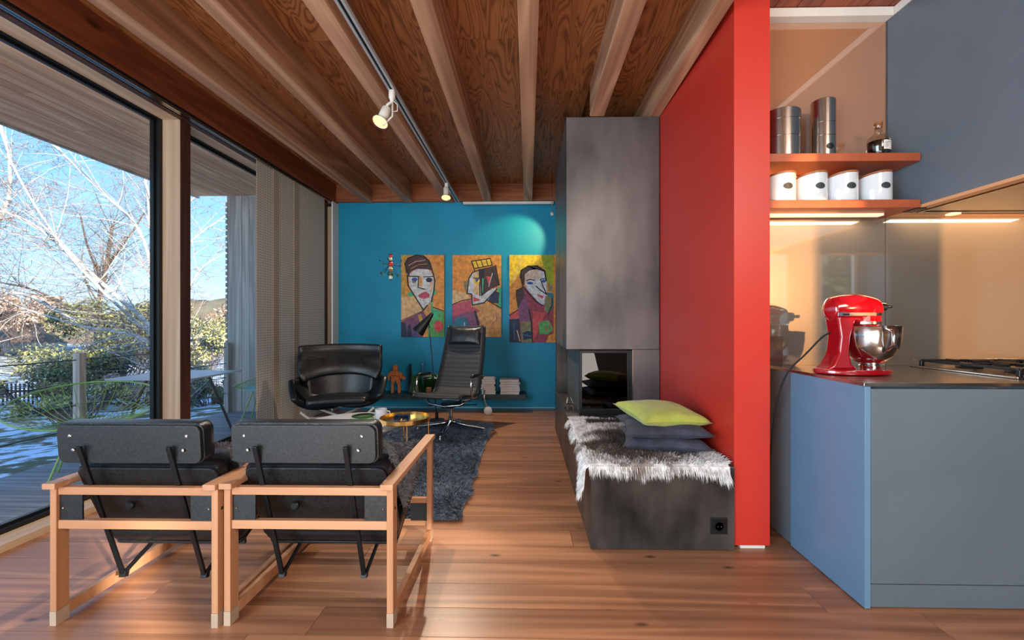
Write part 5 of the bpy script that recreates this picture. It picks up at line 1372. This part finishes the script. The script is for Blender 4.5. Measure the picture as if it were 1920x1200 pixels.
# evergreen hedge outside the rear kitchen window
hr = random.Random(31)
hm = MB()
for i in range(5000):
    p = Vector((hr.uniform(6.3, 9.4), hr.uniform(-5.6, -4.6), hr.uniform(-.3, 2.7)))
    a = Vector((hr.gauss(0, 1), hr.gauss(0, 1), hr.gauss(0, 1))).normalized(); b = a.orthogonal().normalized(); s_ = .16*hr.uniform(.5, 1)
    hm.add([p-a*s_, p-b*s_*.5, p+a*s_, p+b*s_*.5], [(0, 1, 2, 3)], hr.randrange(3))
tag(obj('garden_hedge', hm, G1), 'evergreen hedge outside the rear kitchen window', 'hedge', kind='stuff')
struct('ground_rear', FB(-20, 40, -60, -3.1, -.5, -.4), M['snow2'] if 'snow2' in M else M['white'])

# ---- terrace furniture
ZD = -.05
tt = thing('terrace_table', 'pale grey rectangular table on black crossed legs on the terrace', 'table', (-3.42, 4.12, ZD))
obj('top', FB(-.38, .38, -.36, .36, .640, .655), mat('pale_table_top', (178, 188, 202), .35, var=.02), parent=tt, bevel=.002)
for s in (-1, 1):
    for q in (-1, 1):
        obj('leg', MB().bar((s*.33, q*.30, 0), (s*.10, -q*.02+q*.26, .64), .018, .018), M['black'], parent=tt)
obj('stretcher', MB().bar((-.10, -.24, .63), (-.10, .24, .63), .015, .015).bar((.10, -.24, .63), (.10, .24, .63), .015, .015).bar((-.1, 0, .63), (.1, 0, .63), .015, .015), M['black'], parent=tt)
M['greenwire'] = mat('green_wire', (132, 178, 100), .4, var=.02)
def wire_chair(label, loc, rz, w=.36, cush=False):
    t = thing('wire_chair', label, 'chair', loc, rz, 'green wire chairs on the terrace')
    def P_(a, b):    # a round, b rim..centre; back at +y
        th = 2*PI*a; k = 1-b
        zr = .42+.13*(1+math.sin(th))*.5*2*.9
        x = w*math.cos(th)*k; y = w*.95*math.sin(th)*k+.03
        return (x, y, .36+(zr-.36)*k**2.0+.01)
    obj('rim', MB().tube([P_(i/40, 0) for i in range(40)], .007, 6, closed=True), M['greenwire'], parent=t, smooth=True)
    wires = MB()
    for i in range(40): wires.tube([P_(i/40, j/8) for j in range(8)], .0028, 3, cap=False)
    for b in (.3, .6): wires.tube([P_(i/30, b) for i in range(30)], .003, 3, closed=True)
    tag(obj('wire_shell', wires, M['greenwire'], parent=t), kind='stuff')
    for k in range(4):
        a = R(45+90*k)
        obj('leg', MB().tube([(.12*math.cos(a), .12*math.sin(a)+.03, .37), (.27*math.cos(a), .27*math.sin(a)+.03, .008)], .008, 6), M['greenwire'], parent=t)
    if cush:
        obj('seat_pad', MB().lathe([(.001, .385), (.19, .385), (.20, .395), (.19, .41), (.001, .413)], 24, (0, .03, 0)), mat('pale_blue_pad', (150, 200, 210), .7), parent=t, smooth=True)
    return t
wire_chair('green wire lounge chair on the terrace behind the chair nearest the window', (-3.34, 3.18, ZD), R(40), .44)
wire_chair('green wire chair with a pale blue seat pad behind the terrace table', (-3.12, 4.93, ZD), R(-75), .32, True)
